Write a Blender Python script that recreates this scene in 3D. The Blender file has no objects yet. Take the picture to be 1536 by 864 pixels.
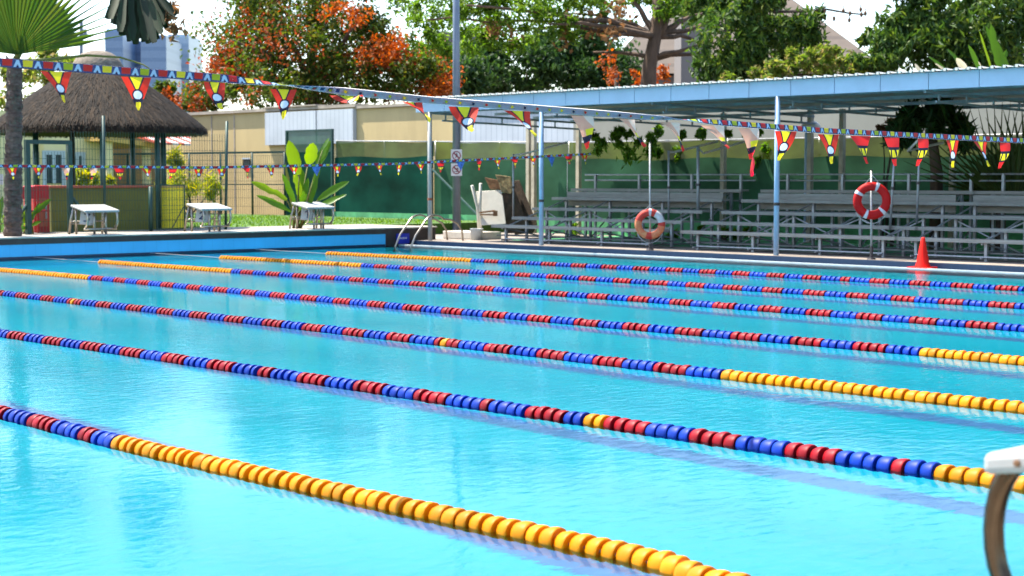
import bpy, math, random
import numpy as np
from mathutils import Vector, Matrix
random.seed(7); RNG = np.random.default_rng(7)
S = bpy.context.scene
COL = S.collection
R = math.radians
# ------------------------------------------------------------------ survey: camera calibration used to measure the site
# x = across the lanes (towards the covered stand), y = along the lanes (towards the far wall), z = 0 at the water
CAM_H, FOC, YAW, PIT = 1.45, 2500.0, R(42.94), R(3.776)
def ray(px, py):
    x = (px-768)/FOC; y = -(py-432)/FOC
    f = math.cos(PIT)+y*math.sin(PIT); z = -math.sin(PIT)+y*math.cos(PIT)
    return (x*math.cos(YAW)+f*math.sin(YAW), -x*math.sin(YAW)+f*math.cos(YAW), z)
def onz(px, py, z):
    r = ray(px, py); t = (z-CAM_H)/r[2]; return Vector((r[0]*t, r[1]*t, z))
def onx(px, py, X):
    r = ray(px, py); t = X/r[0]; return Vector((X, r[1]*t, CAM_H+r[2]*t))
def ony(px, py, Y):
    r = ray(px, py); t = Y/r[1]; return Vector((r[0]*t, Y, CAM_H+r[2]*t))
def atd(px, py, D):
    r = ray(px, py); f = r[0]*math.sin(YAW)+r[1]*math.cos(YAW); t = D/f
    return Vector((r[0]*t, r[1]*t, CAM_H+r[2]*t))
def mpp(D): return D/FOC
FWD = Vector((math.sin(YAW), math.cos(YAW), 0)); RGT = Vector((math.cos(YAW), -math.sin(YAW), 0)); UP = Vector((0, 0, 1))

# ------------------------------------------------------------------ materials
K = .77
def dk(c, k=None): return tuple(v*(k or K) for v in c)
def nodes(name):
    m = bpy.data.materials.new(name); m.use_nodes = True
    return m, m.node_tree, m.node_tree.nodes, m.node_tree.links
def pm(name, c, rough=.6, metal=0., var=.12, scale=6., bump=0., bscale=40., stretch=(1,1,1), c2=None, spec=None, grime=0.):
    c = dk(c); c2 = dk(c2) if c2 else None
    m, t, n, l = nodes(name); b = n['Principled BSDF']
    b.inputs['Roughness'].default_value = rough; b.inputs['Metallic'].default_value = metal
    if spec is not None: b.inputs['Specular IOR Level'].default_value = spec
    tc = n.new('ShaderNodeTexCoord'); mp = n.new('ShaderNodeMapping'); mp.inputs['Scale'].default_value = stretch
    l.new(tc.outputs['Object'], mp.inputs['Vector'])
    nz = n.new('ShaderNodeTexNoise'); nz.inputs['Scale'].default_value = scale; nz.inputs['Detail'].default_value = 6; nz.inputs['Roughness'].default_value = .65
    l.new(mp.outputs[0], nz.inputs['Vector'])
    cr = n.new('ShaderNodeValToRGB'); e = cr.color_ramp.elements
    a = c2 if c2 else tuple(max(0, x*(1-var*1.6)) for x in c); d = c if c2 else tuple(min(1, x*(1+var)) for x in c)
    e[0].position = .32; e[0].color = (*a, 1); e[1].position = .68; e[1].color = (*d, 1)
    l.new(nz.outputs['Fac'], cr.inputs[0]); src = cr.outputs[0]
    if grime:
        g = n.new('ShaderNodeTexNoise'); g.inputs['Scale'].default_value = scale*.35; g.inputs['Detail'].default_value = 8; g.inputs['Roughness'].default_value = .75
        l.new(mp.outputs[0], g.inputs['Vector'])
        gr = n.new('ShaderNodeValToRGB'); gr.color_ramp.elements[0].position = .5; gr.color_ramp.elements[1].position = .75
        gr.color_ramp.elements[0].color = (0,0,0,1); gr.color_ramp.elements[1].color = (grime,)*3+(1,)
        l.new(g.outputs['Fac'], gr.inputs[0])
        mx = n.new('ShaderNodeMixRGB'); mx.inputs[2].default_value = (c[0]*.35, c[1]*.3, c[2]*.25, 1)
        l.new(gr.outputs[0], mx.inputs[0]); l.new(src, mx.inputs[1]); src = mx.outputs[0]
    l.new(src, b.inputs['Base Color'])
    if bump:
        n2 = n.new('ShaderNodeTexNoise'); n2.inputs['Scale'].default_value = bscale; n2.inputs['Detail'].default_value = 4
        l.new(mp.outputs[0], n2.inputs['Vector'])
        bp = n.new('ShaderNodeBump'); bp.inputs['Strength'].default_value = 1; bp.inputs['Distance'].default_value = bump
        l.new(n2.outputs['Fac'], bp.inputs['Height']); l.new(bp.outputs[0], b.inputs['Normal'])
    return m
def leafmat(name, cols, trans=.45, rough=.55, alpha=0.):
    """leaf: per-leaf colour, light passes through"""
    cols = [dk(c, .86) for c in cols]
    m, t, n, l = nodes(name); b = n['Principled BSDF']; out = n['Material Output']
    b.inputs['Roughness'].default_value = rough; b.inputs['Specular IOR Level'].default_value = .3
    g = n.new('ShaderNodeNewGeometry'); cr = n.new('ShaderNodeValToRGB'); cr.color_ramp.interpolation = 'LINEAR'
    e = cr.color_ramp.elements
    while len(e) < len(cols): e.new(.5)
    for i, c in enumerate(cols): e[i].position = i/max(1, len(cols)-1); e[i].color = (*c, 1)
    l.new(g.outputs['Random Per Island'], cr.inputs[0]); l.new(cr.outputs[0], b.inputs['Base Color'])
    tr = n.new('ShaderNodeBsdfTranslucent'); hs = n.new('ShaderNodeHueSaturation'); hs.inputs['Value'].default_value = 1.9; hs.inputs['Hue'].default_value = .485; hs.inputs['Saturation'].default_value = 1.05
    l.new(cr.outputs[0], hs.inputs['Color']); l.new(hs.outputs[0], tr.inputs['Color'])
    mx = n.new('ShaderNodeMixShader'); mx.inputs[0].default_value = trans
    l.new(b.outputs[0], mx.inputs[1]); l.new(tr.outputs[0], mx.inputs[2])
    last = mx.outputs[0]
    if alpha:
        tp = n.new('ShaderNodeBsdfTransparent'); m2 = n.new('ShaderNodeMixShader'); m2.inputs[0].default_value = alpha
        l.new(last, m2.inputs[1]); l.new(tp.outputs[0], m2.inputs[2]); last = m2.outputs[0]
    l.new(last, out.inputs['Surface'])
    return m
def netmat(name, c, alpha, trans=.3):
    c = dk(c)
    m, t, n, l = nodes(name); b = n['Principled BSDF']; out = n['Material Output']
    tc = n.new('ShaderNodeTexCoord'); nz = n.new('ShaderNodeTexNoise'); nz.inputs['Scale'].default_value = 1.3; nz.inputs['Detail'].default_value = 7
    mp = n.new('ShaderNodeMapping'); mp.inputs['Scale'].default_value = (1, .55, .9); l.new(tc.outputs['Object'], mp.inputs[0]); l.new(mp.outputs[0], nz.inputs['Vector'])
    cr = n.new('ShaderNodeValToRGB'); cr.color_ramp.elements[0].position = .3; cr.color_ramp.elements[1].position = .7
    cr.color_ramp.elements[0].color = (*[x*.55 for x in c], 1); cr.color_ramp.elements[1].color = (*[x*1.7 for x in c], 1)
    l.new(nz.outputs['Fac'], cr.inputs[0]); l.new(cr.outputs[0], b.inputs['Base Color']); b.inputs['Roughness'].default_value = .9; b.inputs['Specular IOR Level'].default_value = .08
    tr = n.new('ShaderNodeBsdfTranslucent'); l.new(cr.outputs[0], tr.inputs['Color'])
    mx = n.new('ShaderNodeMixShader'); mx.inputs[0].default_value = trans; l.new(b.outputs[0], mx.inputs[1]); l.new(tr.outputs[0], mx.inputs[2])
    tp = n.new('ShaderNodeBsdfTransparent'); m2 = n.new('ShaderNodeMixShader'); m2.inputs[0].default_value = alpha
    l.new(mx.outputs[0], m2.inputs[1]); l.new(tp.outputs[0], m2.inputs[2]); l.new(m2.outputs[0], out.inputs['Surface'])
    return m
def slatmat(name, c, c2, period, axis=1, width=.08, rough=.6):
    """painted stripes / ribs at a real spacing along an object axis"""
    c, c2 = dk(c), dk(c2)
    m, t, n, l = nodes(name); b = n['Principled BSDF']; b.inputs['Roughness'].default_value = rough
    tc = n.new('ShaderNodeTexCoord'); sx = n.new('ShaderNodeSeparateXYZ'); l.new(tc.outputs['Object'], sx.inputs[0])
    d = n.new('ShaderNodeMath'); d.operation = 'DIVIDE'; d.inputs[1].default_value = period; l.new(sx.outputs[axis], d.inputs[0])
    f = n.new('ShaderNodeMath'); f.operation = 'FRACT'; l.new(d.outputs[0], f.inputs[0])
    g = n.new('ShaderNodeMath'); g.operation = 'LESS_THAN'; g.inputs[1].default_value = width; l.new(f.outputs[0], g.inputs[0])
    nz = n.new('ShaderNodeTexNoise'); nz.inputs['Scale'].default_value = 1.5; nz.inputs['Detail'].default_value = 6; l.new(tc.outputs['Object'], nz.inputs['Vector'])
    mx = n.new('ShaderNodeMixRGB'); mx.inputs[1].default_value = (*c, 1); mx.inputs[2].default_value = (*c2, 1); l.new(g.outputs[0], mx.inputs[0])
    m2 = n.new('ShaderNodeMixRGB'); m2.blend_type = 'MULTIPLY'; m2.inputs[0].default_value = .35; l.new(mx.outputs[0], m2.inputs[1]); l.new(nz.outputs['Fac'], m2.inputs[2])
    l.new(m2.outputs[0], b.inputs['Base Color'])
    return m
def plastic(name, c, trans=.25, rough=.5):
    c = dk(c, .82)
    m, t, n, l = nodes(name); b = n['Principled BSDF']; out = n['Material Output']
    b.inputs['Roughness'].default_value = rough; b.inputs['Specular IOR Level'].default_value = .25
    oi = n.new('ShaderNodeObjectInfo'); mr = n.new('ShaderNodeMapRange'); mr.inputs[3].default_value = .70; mr.inputs[4].default_value = 1.15
    l.new(oi.outputs['Random'], mr.inputs[0]); hs = n.new('ShaderNodeHueSaturation'); hs.inputs['Color'].default_value = (*c, 1); l.new(mr.outputs[0], hs.inputs['Value'])
    l.new(hs.outputs[0], b.inputs['Base Color'])
    tr = n.new('ShaderNodeBsdfTranslucent'); l.new(hs.outputs[0], tr.inputs['Color'])
    mx = n.new('ShaderNodeMixShader'); mx.inputs[0].default_value = trans; l.new(b.outputs[0], mx.inputs[1]); l.new(tr.outputs[0], mx.inputs[2]); l.new(mx.outputs[0], out.inputs['Surface'])
    return m

M = {}
M['white'] = pm('white_fibreglass', (.43,.43,.41), .45, var=.05, scale=5, grime=.12)
M['steel'] = pm('stainless', (.46,.41,.34), .30, 1., var=.08)
M['galv'] = pm('galvanised', (.42,.43,.44), .5, .55, var=.15, scale=12)
M['alu'] = pm('aluminium_plank', (.33,.325,.29), .65, .15, var=.15, scale=4, stretch=(6,.6,6), grime=.35)
M['aludark'] = pm('aluminium_dull', (.16,.165,.16), .7, .2, var=.15, scale=5)
M['coping'] = pm('coping_stone', (.62,.56,.47), .8, var=.15, scale=5, bump=.002, grime=.2)
M['darktile'] = pm('dark_tile', (.035,.026,.026), .45, var=.3, scale=3)
M['cyanwall'] = slatmat('cyan_wall', (.085,.62,1.1), (.06,.50,.95), .25, 0, .03, .4)
M['navy'] = slatmat('navy_tile', (.010,.042,.105), (.02,.06,.14), .15, 1, .06, .35)
M['lip'] = pm('gutter_lip', (.55,.60,.62), .5, var=.1)
M['conc'] = pm('concrete', (.36,.32,.27), .85, var=.2, scale=2.5, bump=.003, grime=.4)
M['deck'] = pm('deck_concrete', (.30,.25,.21), .85, var=.25, scale=1.6, bump=.003, grime=.5)
M['fascia'] = pm('fascia_white_blue', (.40,.57,.74), .5, var=.05, scale=2, grime=.06)
M['postblue'] = pm('post_blue', (.36,.53,.74), .45, var=.08, scale=6, grime=.15)
M['roofun'] = slatmat('roof_underside', (.55,.58,.52), (.34,.37,.34), .2, 1, .25)
M['roofsheet'] = pm('roof_sheet', (.74,.72,.64), .5, .1, var=.08)
M['truss'] = pm('truss_steel', (.26,.34,.38), .6, .2)
M['yellowwall'] = pm('yellow_render', (.60,.46,.22), .85, var=.08, scale=.9, stretch=(1,1,.25), grime=.3)
M['creamwall'] = pm('cream_render', (1.0,.82,.44), .85, var=.06, scale=.9, grime=.1)
M['beigewall'] = pm('beige_render', (.31,.30,.25), .85, var=.07, scale=.7, grime=.15)
M['cladding'] = slatmat('pale_cladding', (.66,.71,.76), (.46,.52,.58), .22, 1, .12)
M['parapet'] = pm('parapet_cap', (.42,.36,.29), .9, var=.2, scale=2)
M['fencegreen'] = pm('fence_green', (.010,.055,.045), .45, .1, var=.2)
M['mesh'] = pm('fence_wire', (.015,.075,.055), .5, .2)
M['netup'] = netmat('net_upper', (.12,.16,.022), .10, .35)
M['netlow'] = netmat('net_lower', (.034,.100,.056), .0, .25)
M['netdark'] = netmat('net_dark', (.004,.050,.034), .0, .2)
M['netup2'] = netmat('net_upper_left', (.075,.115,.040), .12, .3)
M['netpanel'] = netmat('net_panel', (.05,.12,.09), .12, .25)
M['palegreen'] = pm('pale_green', (.10,.42,.17), .8, var=.2, scale=3, grime=.3)  # pale green tone of the turf and the bottom strip of the netting
M['polegrey'] = pm('pole_slate', (.15,.19,.26), .45, .2, var=.1, scale=3)
M['beigepost'] = pm('beige_post', (.50,.44,.33), .7, var=.15, scale=6, grime=.3)
M['thatch'] = pm('thatch', (.05,.035,.024), .95, var=.3, scale=2.2, bump=.02, bscale=14, stretch=(1,1,.35), c2=(.014,.010,.008))
M['straw'] = leafmat('straw', [(.004,.003,.002),(.008,.005,.003),(.018,.011,.006),(.05,.030,.015)], .02, .9)
M['thatchcap'] = pm('thatch_cap', (.22,.18,.14), .95, var=.3, scale=3, bump=.02, bscale=14)
M['barolive'] = pm('bar_olive_paint', (.17,.16,.012), .6, var=.1, scale=2)
M['baryellow'] = pm('bar_yellow_sunlit', (1.29,.98,.03), .6, var=.08, scale=2, grime=.1)  # yellow raised to stand in for sunlight on the rounded end
M['barred'] = pm('bar_rail_red', (.48,.09,.04), .5, var=.15)
M['red'] = pm('cooler_red', (.50,.006,.010), .4, var=.1)
M['bark'] = pm('bark', (.12,.075,.05), .95, var=.35, scale=4, bump=.03, bscale=9, stretch=(1,1,.3))
M['barkdark'] = pm('bark_dark', (.06,.045,.035), .95, var=.3, scale=5, bump=.02)
M['palmbark'] = pm('palm_bark', (.13,.085,.065), .95, var=.4, scale=8, bump=.03, bscale=10, stretch=(1,1,2.5))
M['lawn'] = pm('lawn', (.065,.15,.010), .95, var=.3, scale=2.5, bump=.02, bscale=30)
M['grassblade'] = leafmat('grass_blades', [(.04,.11,.006),(.08,.18,.010),(.12,.22,.015)], .45)
M['ground'] = pm('ground_soil', (.20,.165,.12), .95, var=.3, scale=.4, bump=.01)
M['orange'] = pm('cone_orange', (.90,.012,.004), .6, var=.03, spec=.2)
M['ringred'] = pm('ring_red', (.50,.006,.006), .6, var=.1, scale=5, spec=.2)
M['ringworn'] = pm('ring_worn', (.55,.05,.025), .7, c2=(.48,.012,.008), scale=9)
M['ringwhite'] = pm('ring_bare_white', (.60,.60,.62), .7, var=.15, scale=8, grime=.4); M['ringorange'] = pm('ring_faded_orange', (.72,.30,.12), .7, c2=(.58,.09,.03), scale=9)
M['ringband'] = pm('ring_band', (.62,.62,.66), .6, var=.1)
M['rope'] = pm('rope', (.5,.5,.48), .8)
M['brown'] = pm('brown_mat', (.26,.13,.06), .9, var=.4, scale=9, bump=.01)
M['browndark'] = pm('brown_dark', (.075,.045,.028), .9, var=.4, scale=7, bump=.01)
M['straww'] = pm('woven_mat', (.34,.25,.12), .9, var=.4, scale=14, bump=.008)
M['plaswhite'] = pm('worn_white_plastic', (.62,.59,.52), .6, var=.1, scale=3, grime=.35)
M['sign'] = pm('sign_white', (.74,.72,.72), .5, var=.03)
M['signred'] = pm('sign_maroon', (.24,.015,.035), .5, var=.03)
M['signblack'] = pm('sign_dark', (.04,.02,.03), .5, var=.03)
M['signblue'] = pm('sign_blue', (.010,.03,.42), .4, var=.05)
M['navypaint'] = pm('number_navy', (.01,.02,.08), .5, var=.02)
M['window'] = pm('window_dark', (.05,.06,.07), .15, var=.1)
M['winframe'] = pm('window_frame', (.55,.62,.68), .5, var=.05)
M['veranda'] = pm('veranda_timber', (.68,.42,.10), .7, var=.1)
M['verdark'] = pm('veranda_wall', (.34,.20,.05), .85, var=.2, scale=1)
M['awn'] = slatmat('awning_stripes', (.75,.70,.66), (.60,.09,.04), .42, 0, .5)
M['towerA'] = slatmat('tower_glass_a', (.20,.32,.50), (.15,.26,.43), 4.0, 2, .35, .3)
M['towerB'] = slatmat('tower_glass_b', (.13,.21,.36), (.10,.17,.31), 4.0, 2, .35, .3)
M['towerC'] = slatmat('tower_glass_c', (.44,.56,.68), (.37,.49,.62), 4.0, 2, .35, .3)
M['aptwall'] = pm('apartment_wall', (.17,.155,.15), .85, var=.1, scale=.3)
M['roofgrey'] = slatmat('roof_tiles_grey', (.17,.135,.11), (.125,.10,.085), .9, 2, .25, .9)
M['lampwhite'] = pm('lamp_white', (.80,.74,.64), .5, var=.04)
M['darkpod'] = pm('dry_pod', (.20,.10,.05), .9, var=.3, scale=9)
M['clamp'] = pm('clamp_orange', (.42,.12,.05), .6, var=.1)
M['fl_b'] = plastic('float_blue', (.002,.046,.44)); M['fl_r'] = plastic('float_red', (.34,.002,.010)); M['fl_y'] = plastic('float_yellow', (.88,.33,.001), .35)
M['fl_g'] = M['fl_b']
LM = {}
LM['flame'] = leafmat('leaves_olive', [(0.018,0.048,0.005),(0.042,0.090,0.007),(0.084,0.132,0.012),(0.120,0.102,0.014)], .4)
LM['blossom'] = leafmat('leaves_orange', [(.16,.035,.006),(.32,.080,.008),(.44,.14,.015),(.22,.05,.008)], .4)
LM['rust'] = leafmat('leaves_rust', [(0.168,0.042,0.011),(0.308,0.077,0.014),(0.224,0.084,0.021)], .35)
LM['feather'] = leafmat('leaves_feather', [(0.026,0.072,0.005),(0.052,0.131,0.008),(0.098,0.203,0.016),(0.131,0.210,0.026)], .5)
LM['dark'] = leafmat('leaves_dark', [(0.013,0.038,0.010),(0.023,0.064,0.013),(0.045,0.102,0.015)], .35)
LM['mango'] = leafmat('leaves_mango', [(0.014,0.043,0.009),(0.030,0.082,0.011),(0.061,0.129,0.014),(0.102,0.150,0.020)], .35)
LM['bush'] = leafmat('leaves_bush', [(0.042,0.098,0.008),(0.098,0.168,0.017),(0.168,0.224,0.028),(0.224,0.168,0.070)], .45)
LM['vine'] = leafmat('leaves_vine', [(.03,.09,.006),(.07,.17,.010),(.12,.24,.015)], .45)
LM['yellowplant'] = leafmat('leaves_yellow', [(.10,.16,.008),(.22,.26,.010),(.42,.36,.012)], .45)
LM['banana'] = leafmat('leaves_banana', [(.025,.10,.005),(.07,.17,.007)], .42, .4)
LM['bananabright'] = leafmat('leaves_banana_bright', [(.11,.23,.006),(.17,.27,.010)], .5, .4)
LM['bananabacklit'] = leafmat('leaves_banana_torn_backlit', [(.50,.46,.30),(.66,.62,.45)], .5, .6)  # torn leaves, whitened to stand in for light coming through them
LM['stem'] = leafmat('stems', [(.16,.14,.03),(.10,.14,.02)], .2)
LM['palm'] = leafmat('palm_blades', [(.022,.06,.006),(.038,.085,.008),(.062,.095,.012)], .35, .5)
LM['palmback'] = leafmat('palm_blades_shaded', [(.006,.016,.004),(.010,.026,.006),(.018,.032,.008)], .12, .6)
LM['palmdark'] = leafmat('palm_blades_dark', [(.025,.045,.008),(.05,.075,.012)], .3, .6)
LM['dry'] = leafmat('leaves_dry', [(.14,.07,.025),(.26,.15,.06)], .3, .8)

# ------------------------------------------------------------------ mesh builder
ORG = {}
class MB:
    def __init__(s): s.v = []; s.f = []; s.m = []; s.uv = None
    def add(s, vs, fs, mi=0):
        k = len(s.v); s.v += [tuple(p) for p in vs]; s.f += [tuple(i+k for i in f) for f in fs]; s.m += [mi]*len(fs)
    def box(s, a, b, mi=0):
        x0,y0,z0 = a; x1,y1,z1 = b
        s.add([(x0,y0,z0),(x1,y0,z0),(x1,y1,z0),(x0,y1,z0),(x0,y0,z1),(x1,y0,z1),(x1,y1,z1),(x0,y1,z1)],
              [(3,2,1,0),(4,5,6,7),(0,1,5,4),(1,2,6,5),(2,3,7,6),(3,0,4,7)], mi)
    def obox(s, c, ax, ay, az, mi=0):
        c = Vector(c); ax, ay, az = Vector(ax), Vector(ay), Vector(az)
        p = [c+i*ax+j*ay+k*az for k in (-1,1) for i,j in ((-1,-1),(1,-1),(1,1),(-1,1))]
        s.add(p, [(3,2,1,0),(4,5,6,7),(0,1,5,4),(1,2,6,5),(2,3,7,6),(3,0,4,7)], mi)
    def tube(s, pts, r, n=8, mi=0, caps=True):
        pts = [Vector(p) for p in pts]; rs = r if isinstance(r, (list, tuple)) else [r]*len(pts)
        k = len(s.v); last = None
        for i, p in enumerate(pts):
            t = (pts[min(i+1, len(pts)-1)]-pts[max(i-1, 0)]).normalized()
            if last is None: a = t.orthogonal().normalized()
            else:
                a = last-t*last.dot(t); a = a.normalized() if a.length > 1e-6 else t.orthogonal().normalized()
            last = a; b = t.cross(a)
            for j in range(n):
                q = 2*math.pi*(j+.5)/n; s.v.append(tuple(p+(a*math.cos(q)+b*math.sin(q))*rs[i]))
        for i in range(len(pts)-1):
            for j in range(n):
                s.f.append((k+i*n+j, k+i*n+(j+1)%n, k+(i+1)*n+(j+1)%n, k+(i+1)*n+j)); s.m.append(mi)
        if caps:
            s.f.append(tuple(k+j for j in reversed(range(n)))); s.m.append(mi)
            e = k+(len(pts)-1)*n; s.f.append(tuple(e+j for j in range(n))); s.m.append(mi)
    def lathe(s, c, prof, n=24, mi=0, axis=2, a0=0, a1=2*math.pi, mfun=None):
        k = len(s.v); full = abs(a1-a0-2*math.pi) < 1e-6; cols = n if full else n+1
        for (r, h) in prof:
            for j in range(cols):
                q = a0+(a1-a0)*j/n; u, w = r*math.cos(q), r*math.sin(q)
                p = (u, w, h) if axis == 2 else ((u, h, w) if axis == 1 else (h, u, w))
                s.v.append((c[0]+p[0], c[1]+p[1], c[2]+p[2]))
        for i in range(len(prof)-1):
            for j in range(n):
                j2 = (j+1) % cols
                s.f.append((k+i*cols+j, k+i*cols+j2, k+(i+1)*cols+j2, k+(i+1)*cols+j)); s.m.append(mfun(i, j) if mfun else mi)
    def build(s, name, mat, parent=None, smooth=False, world=True, bevel=0):
        o0 = ORG.get(parent.name, Vector((0,0,0))) if (parent and world) else Vector((0,0,0))
        me = bpy.data.meshes.new(name); me.from_pydata([(p[0]-o0[0], p[1]-o0[1], p[2]-o0[2]) for p in s.v], [], s.f)
        for m in (mat if isinstance(mat, list) else [mat]): me.materials.append(m)
        if len(me.materials) > 1: me.polygons.foreach_set('material_index', s.m)
        if smooth: me.polygons.foreach_set('use_smooth', [True]*len(s.f))
        if s.uv:
            ul = me.uv_layers.new(name='UVMap'); vi = np.zeros(len(me.loops), dtype=np.int32); me.loops.foreach_get('vertex_index', vi)
            ul.data.foreach_set('uv', np.array(s.uv, dtype=np.float32)[vi].ravel())
        me.validate(); me.update()
        if bevel:
            import bmesh
            bm = bmesh.new(); bm.from_mesh(me); bmesh.ops.recalc_face_normals(bm, faces=bm.faces); bm.to_mesh(me); bm.free()
        o = bpy.data.objects.new(name, me); COL.objects.link(o)
        if parent: o.parent = parent
        ORG[o.name] = o0
        if bevel:
            md = o.modifiers.new('bevel', 'BEVEL'); md.width = bevel; md.segments = 2; md.limit_method = 'ANGLE'
        return o
def tag(o, label, cat, group=None):
    o['label'] = label; o['category'] = cat
    if group: o['group'] = group
    return o
def thing(name, label, cat, loc, group=None, rz=0):
    o = bpy.data.objects.new(name, None); COL.objects.link(o); o.location = loc; o.rotation_euler = (0,0,rz)
    o.empty_display_size = .2; ORG[o.name] = Vector(loc); return tag(o, label, cat, group)
def struct(o, kind='structure'): o['kind'] = kind; return o
def copy_thing(root, loc, label, rz=0):
    r = root.copy(); COL.objects.link(r); r.location = loc; r.rotation_euler = (0,0,rz); r['label'] = label
    for ch in [o for o in COL.objects if o.parent == root]:
        c = ch.copy(); COL.objects.link(c); c.parent = r
        for g in [o for o in COL.objects if o.parent == ch]:
            d = g.copy(); COL.objects.link(d); d.parent = c
    return r

# ------------------------------------------------------------------ foliage
def leaves(mb, cents, L, W, upbias=.35, droop=0., mi=0):
    """pointed leaf blades (two planes folded on the midrib) at the given centres"""
    n = len(cents)
    d = RNG.normal(size=(n,3)); d[:,2] -= droop; d /= np.linalg.norm(d, axis=1)[:,None]
    nn = RNG.normal(size=(n,3)); nn[:,2] += upbias*3; 
    sd = np.cross(d, nn); sd /= (np.linalg.norm(sd, axis=1)[:,None]+1e-9)
    nn = np.cross(sd, d)
    l = (L*RNG.uniform(.7,1.3,n))[:,None]; w = (W*RNG.uniform(.7,1.3,n))[:,None]
    c = np.asarray(cents)
    p0 = c-d*l*.5; p2 = c+d*l*.5-nn*l*.12; p1 = c+sd*w*.5+nn*w*.15; p3 = c-sd*w*.5+nn*w*.15
    V = np.stack([p0,p1,p2,p3],1).reshape(-1,3)
    k = len(mb.v); mb.v += [tuple(x) for x in V.tolist()]
    mb.f += [(k+4*i,k+4*i+1,k+4*i+2,k+4*i+3) for i in range(n)]; mb.m += [mi]*n
def cluster_points(clumps, n, sub=9, tight=.30):
    """clumps: (centre Vector, rx, ry(depth), rz, weight): leafy sub-clusters spread through each clump"""
    ws = np.array([c[4] for c in clumps]); ws = ws/ws.sum(); out = []
    for c, w in zip(clumps, ws):
        m = int(n*w); ns = max(4, int(sub*(c[1]*c[3])**.5))
        u = RNG.normal(size=(ns,3)); u /= np.linalg.norm(u, axis=1)[:,None]; rr = RNG.uniform(.25,1,ns)**.5
        sc = u*rr[:,None]
        idx = RNG.integers(0, ns, m)
        e = np.array([c[1], c[2], c[3]])
        p = sc[idx]*e+RNG.normal(size=(m,3))*tight*RNG.uniform(.5,1.2,ns)[idx][:,None]*min(c[1],c[3],1.6)*.8
        q = np.outer(p[:,0], RGT)+np.outer(p[:,1], FWD)+np.outer(p[:,2], UP)+np.array(c[0])
        out.append(q)
    return np.concatenate(out)
def clumps_px(spec, D, dd=2.0):
    """survey notes -> real clumps: (px, py, rx_px, rz_px, weight) at depth D with scatter in depth"""
    k = mpp(D); o = []
    for (x, y, rx, rz, w) in spec:
        o.append((atd(x, y, D+random.uniform(-dd, dd)), rx*k, max(rx,rz)*k*.8, rz*k, w))
    return o
def tree(name, label, cat, base, trunk, layers, group='trees behind the pool', bark='bark', limbs=()):
    t = thing(name, label, cat, base, group)
    mb = MB(); mb.tube(trunk[0], trunk[1], 10); 
    for pts, rs in limbs: mb.tube(pts, rs, 7)
    mb.build('trunk', M[bark], t, smooth=True)
    for pname, mat, pts, L, W, up, droop in layers:
        b = MB(); leaves(b, pts, L, W, up, droop); b.build(pname, mat, t)
    return t
def wig(a, b, n=6, amt=.1, sag=0):
    a, b = Vector(a), Vector(b); L = (b-a).length; o = []
    for i in range(n+1):
        s = i/n; p = a.lerp(b, s)
        if 0 < i < n: p += Vector((random.uniform(-1,1), random.uniform(-1,1), random.uniform(-.6,.6)))*amt*L*.3
        p.z += sag*math.sin(math.pi*s); o.append(p)
    return o
def taper(r0, r1, n): return [r0+(r1-r0)*i/n for i in range(n+1)]

# ------------------------------------------------------------------ world, sun, camera
SUN_AZ, SUN_EL = R(-20), R(62)
w = bpy.data.worlds.new('World'); S.world = w; w.use_nodes = True
bg = w.node_tree.nodes['Background']; sky = w.node_tree.nodes.new('ShaderNodeTexSky'); sky.sky_type = 'NISHITA'; sky.sun_disc = False
sky.sun_elevation = SUN_EL; sky.sun_rotation = SUN_AZ; sky.dust_density = 1.2; sky.air_density = 1.0; sky.ozone_density = 1.6
w.node_tree.links.new(sky.outputs[0], bg.inputs[0]); bg.inputs[1].default_value = .15
sl = bpy.data.lights.new('sun', 'SUN'); sl.energy = 5.0; sl.angle = R(.5); sl.color = (1,.93,.80)
so = bpy.data.objects.new('sun', sl); COL.objects.link(so)
sd = Vector((math.sin(SUN_AZ)*math.cos(SUN_EL), math.cos(SUN_AZ)*math.cos(SUN_EL), math.sin(SUN_EL)))
so.rotation_euler = sd.to_track_quat('Z', 'Y').to_euler(); so.location = sd*60
sl.cycles.is_caustics_light = True
cam = bpy.data.cameras.new('camera'); co = bpy.data.objects.new('camera', cam); COL.objects.link(co); S.camera = co
co.location = (0,0,CAM_H); co.rotation_euler = (R(90)-PIT, 0, -YAW); cam.lens = 36*FOC/1536; cam.sensor_width = 36; cam.clip_end = 3000; cam.clip_start = .05
cam.dof.use_dof = True; cam.dof.focus_distance = 11.5; cam.dof.aperture_fstop = 5.0
S.view_settings.view_transform = 'Standard'; S.view_settings.look = 'None'; S.view_settings.exposure = 1.68; S.view_settings.gamma = 1
S.cycles.use_denoising = True; S.cycles.max_bounces = 12; S.cycles.diffuse_bounces = 6; S.cycles.transparent_max_bounces = 12; S.cycles.sample_clamp_indirect = 6
S.cycles.caustics_reflective = False; S.cycles.caustics_refractive = True; S.cycles.blur_glossy = .5

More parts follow.
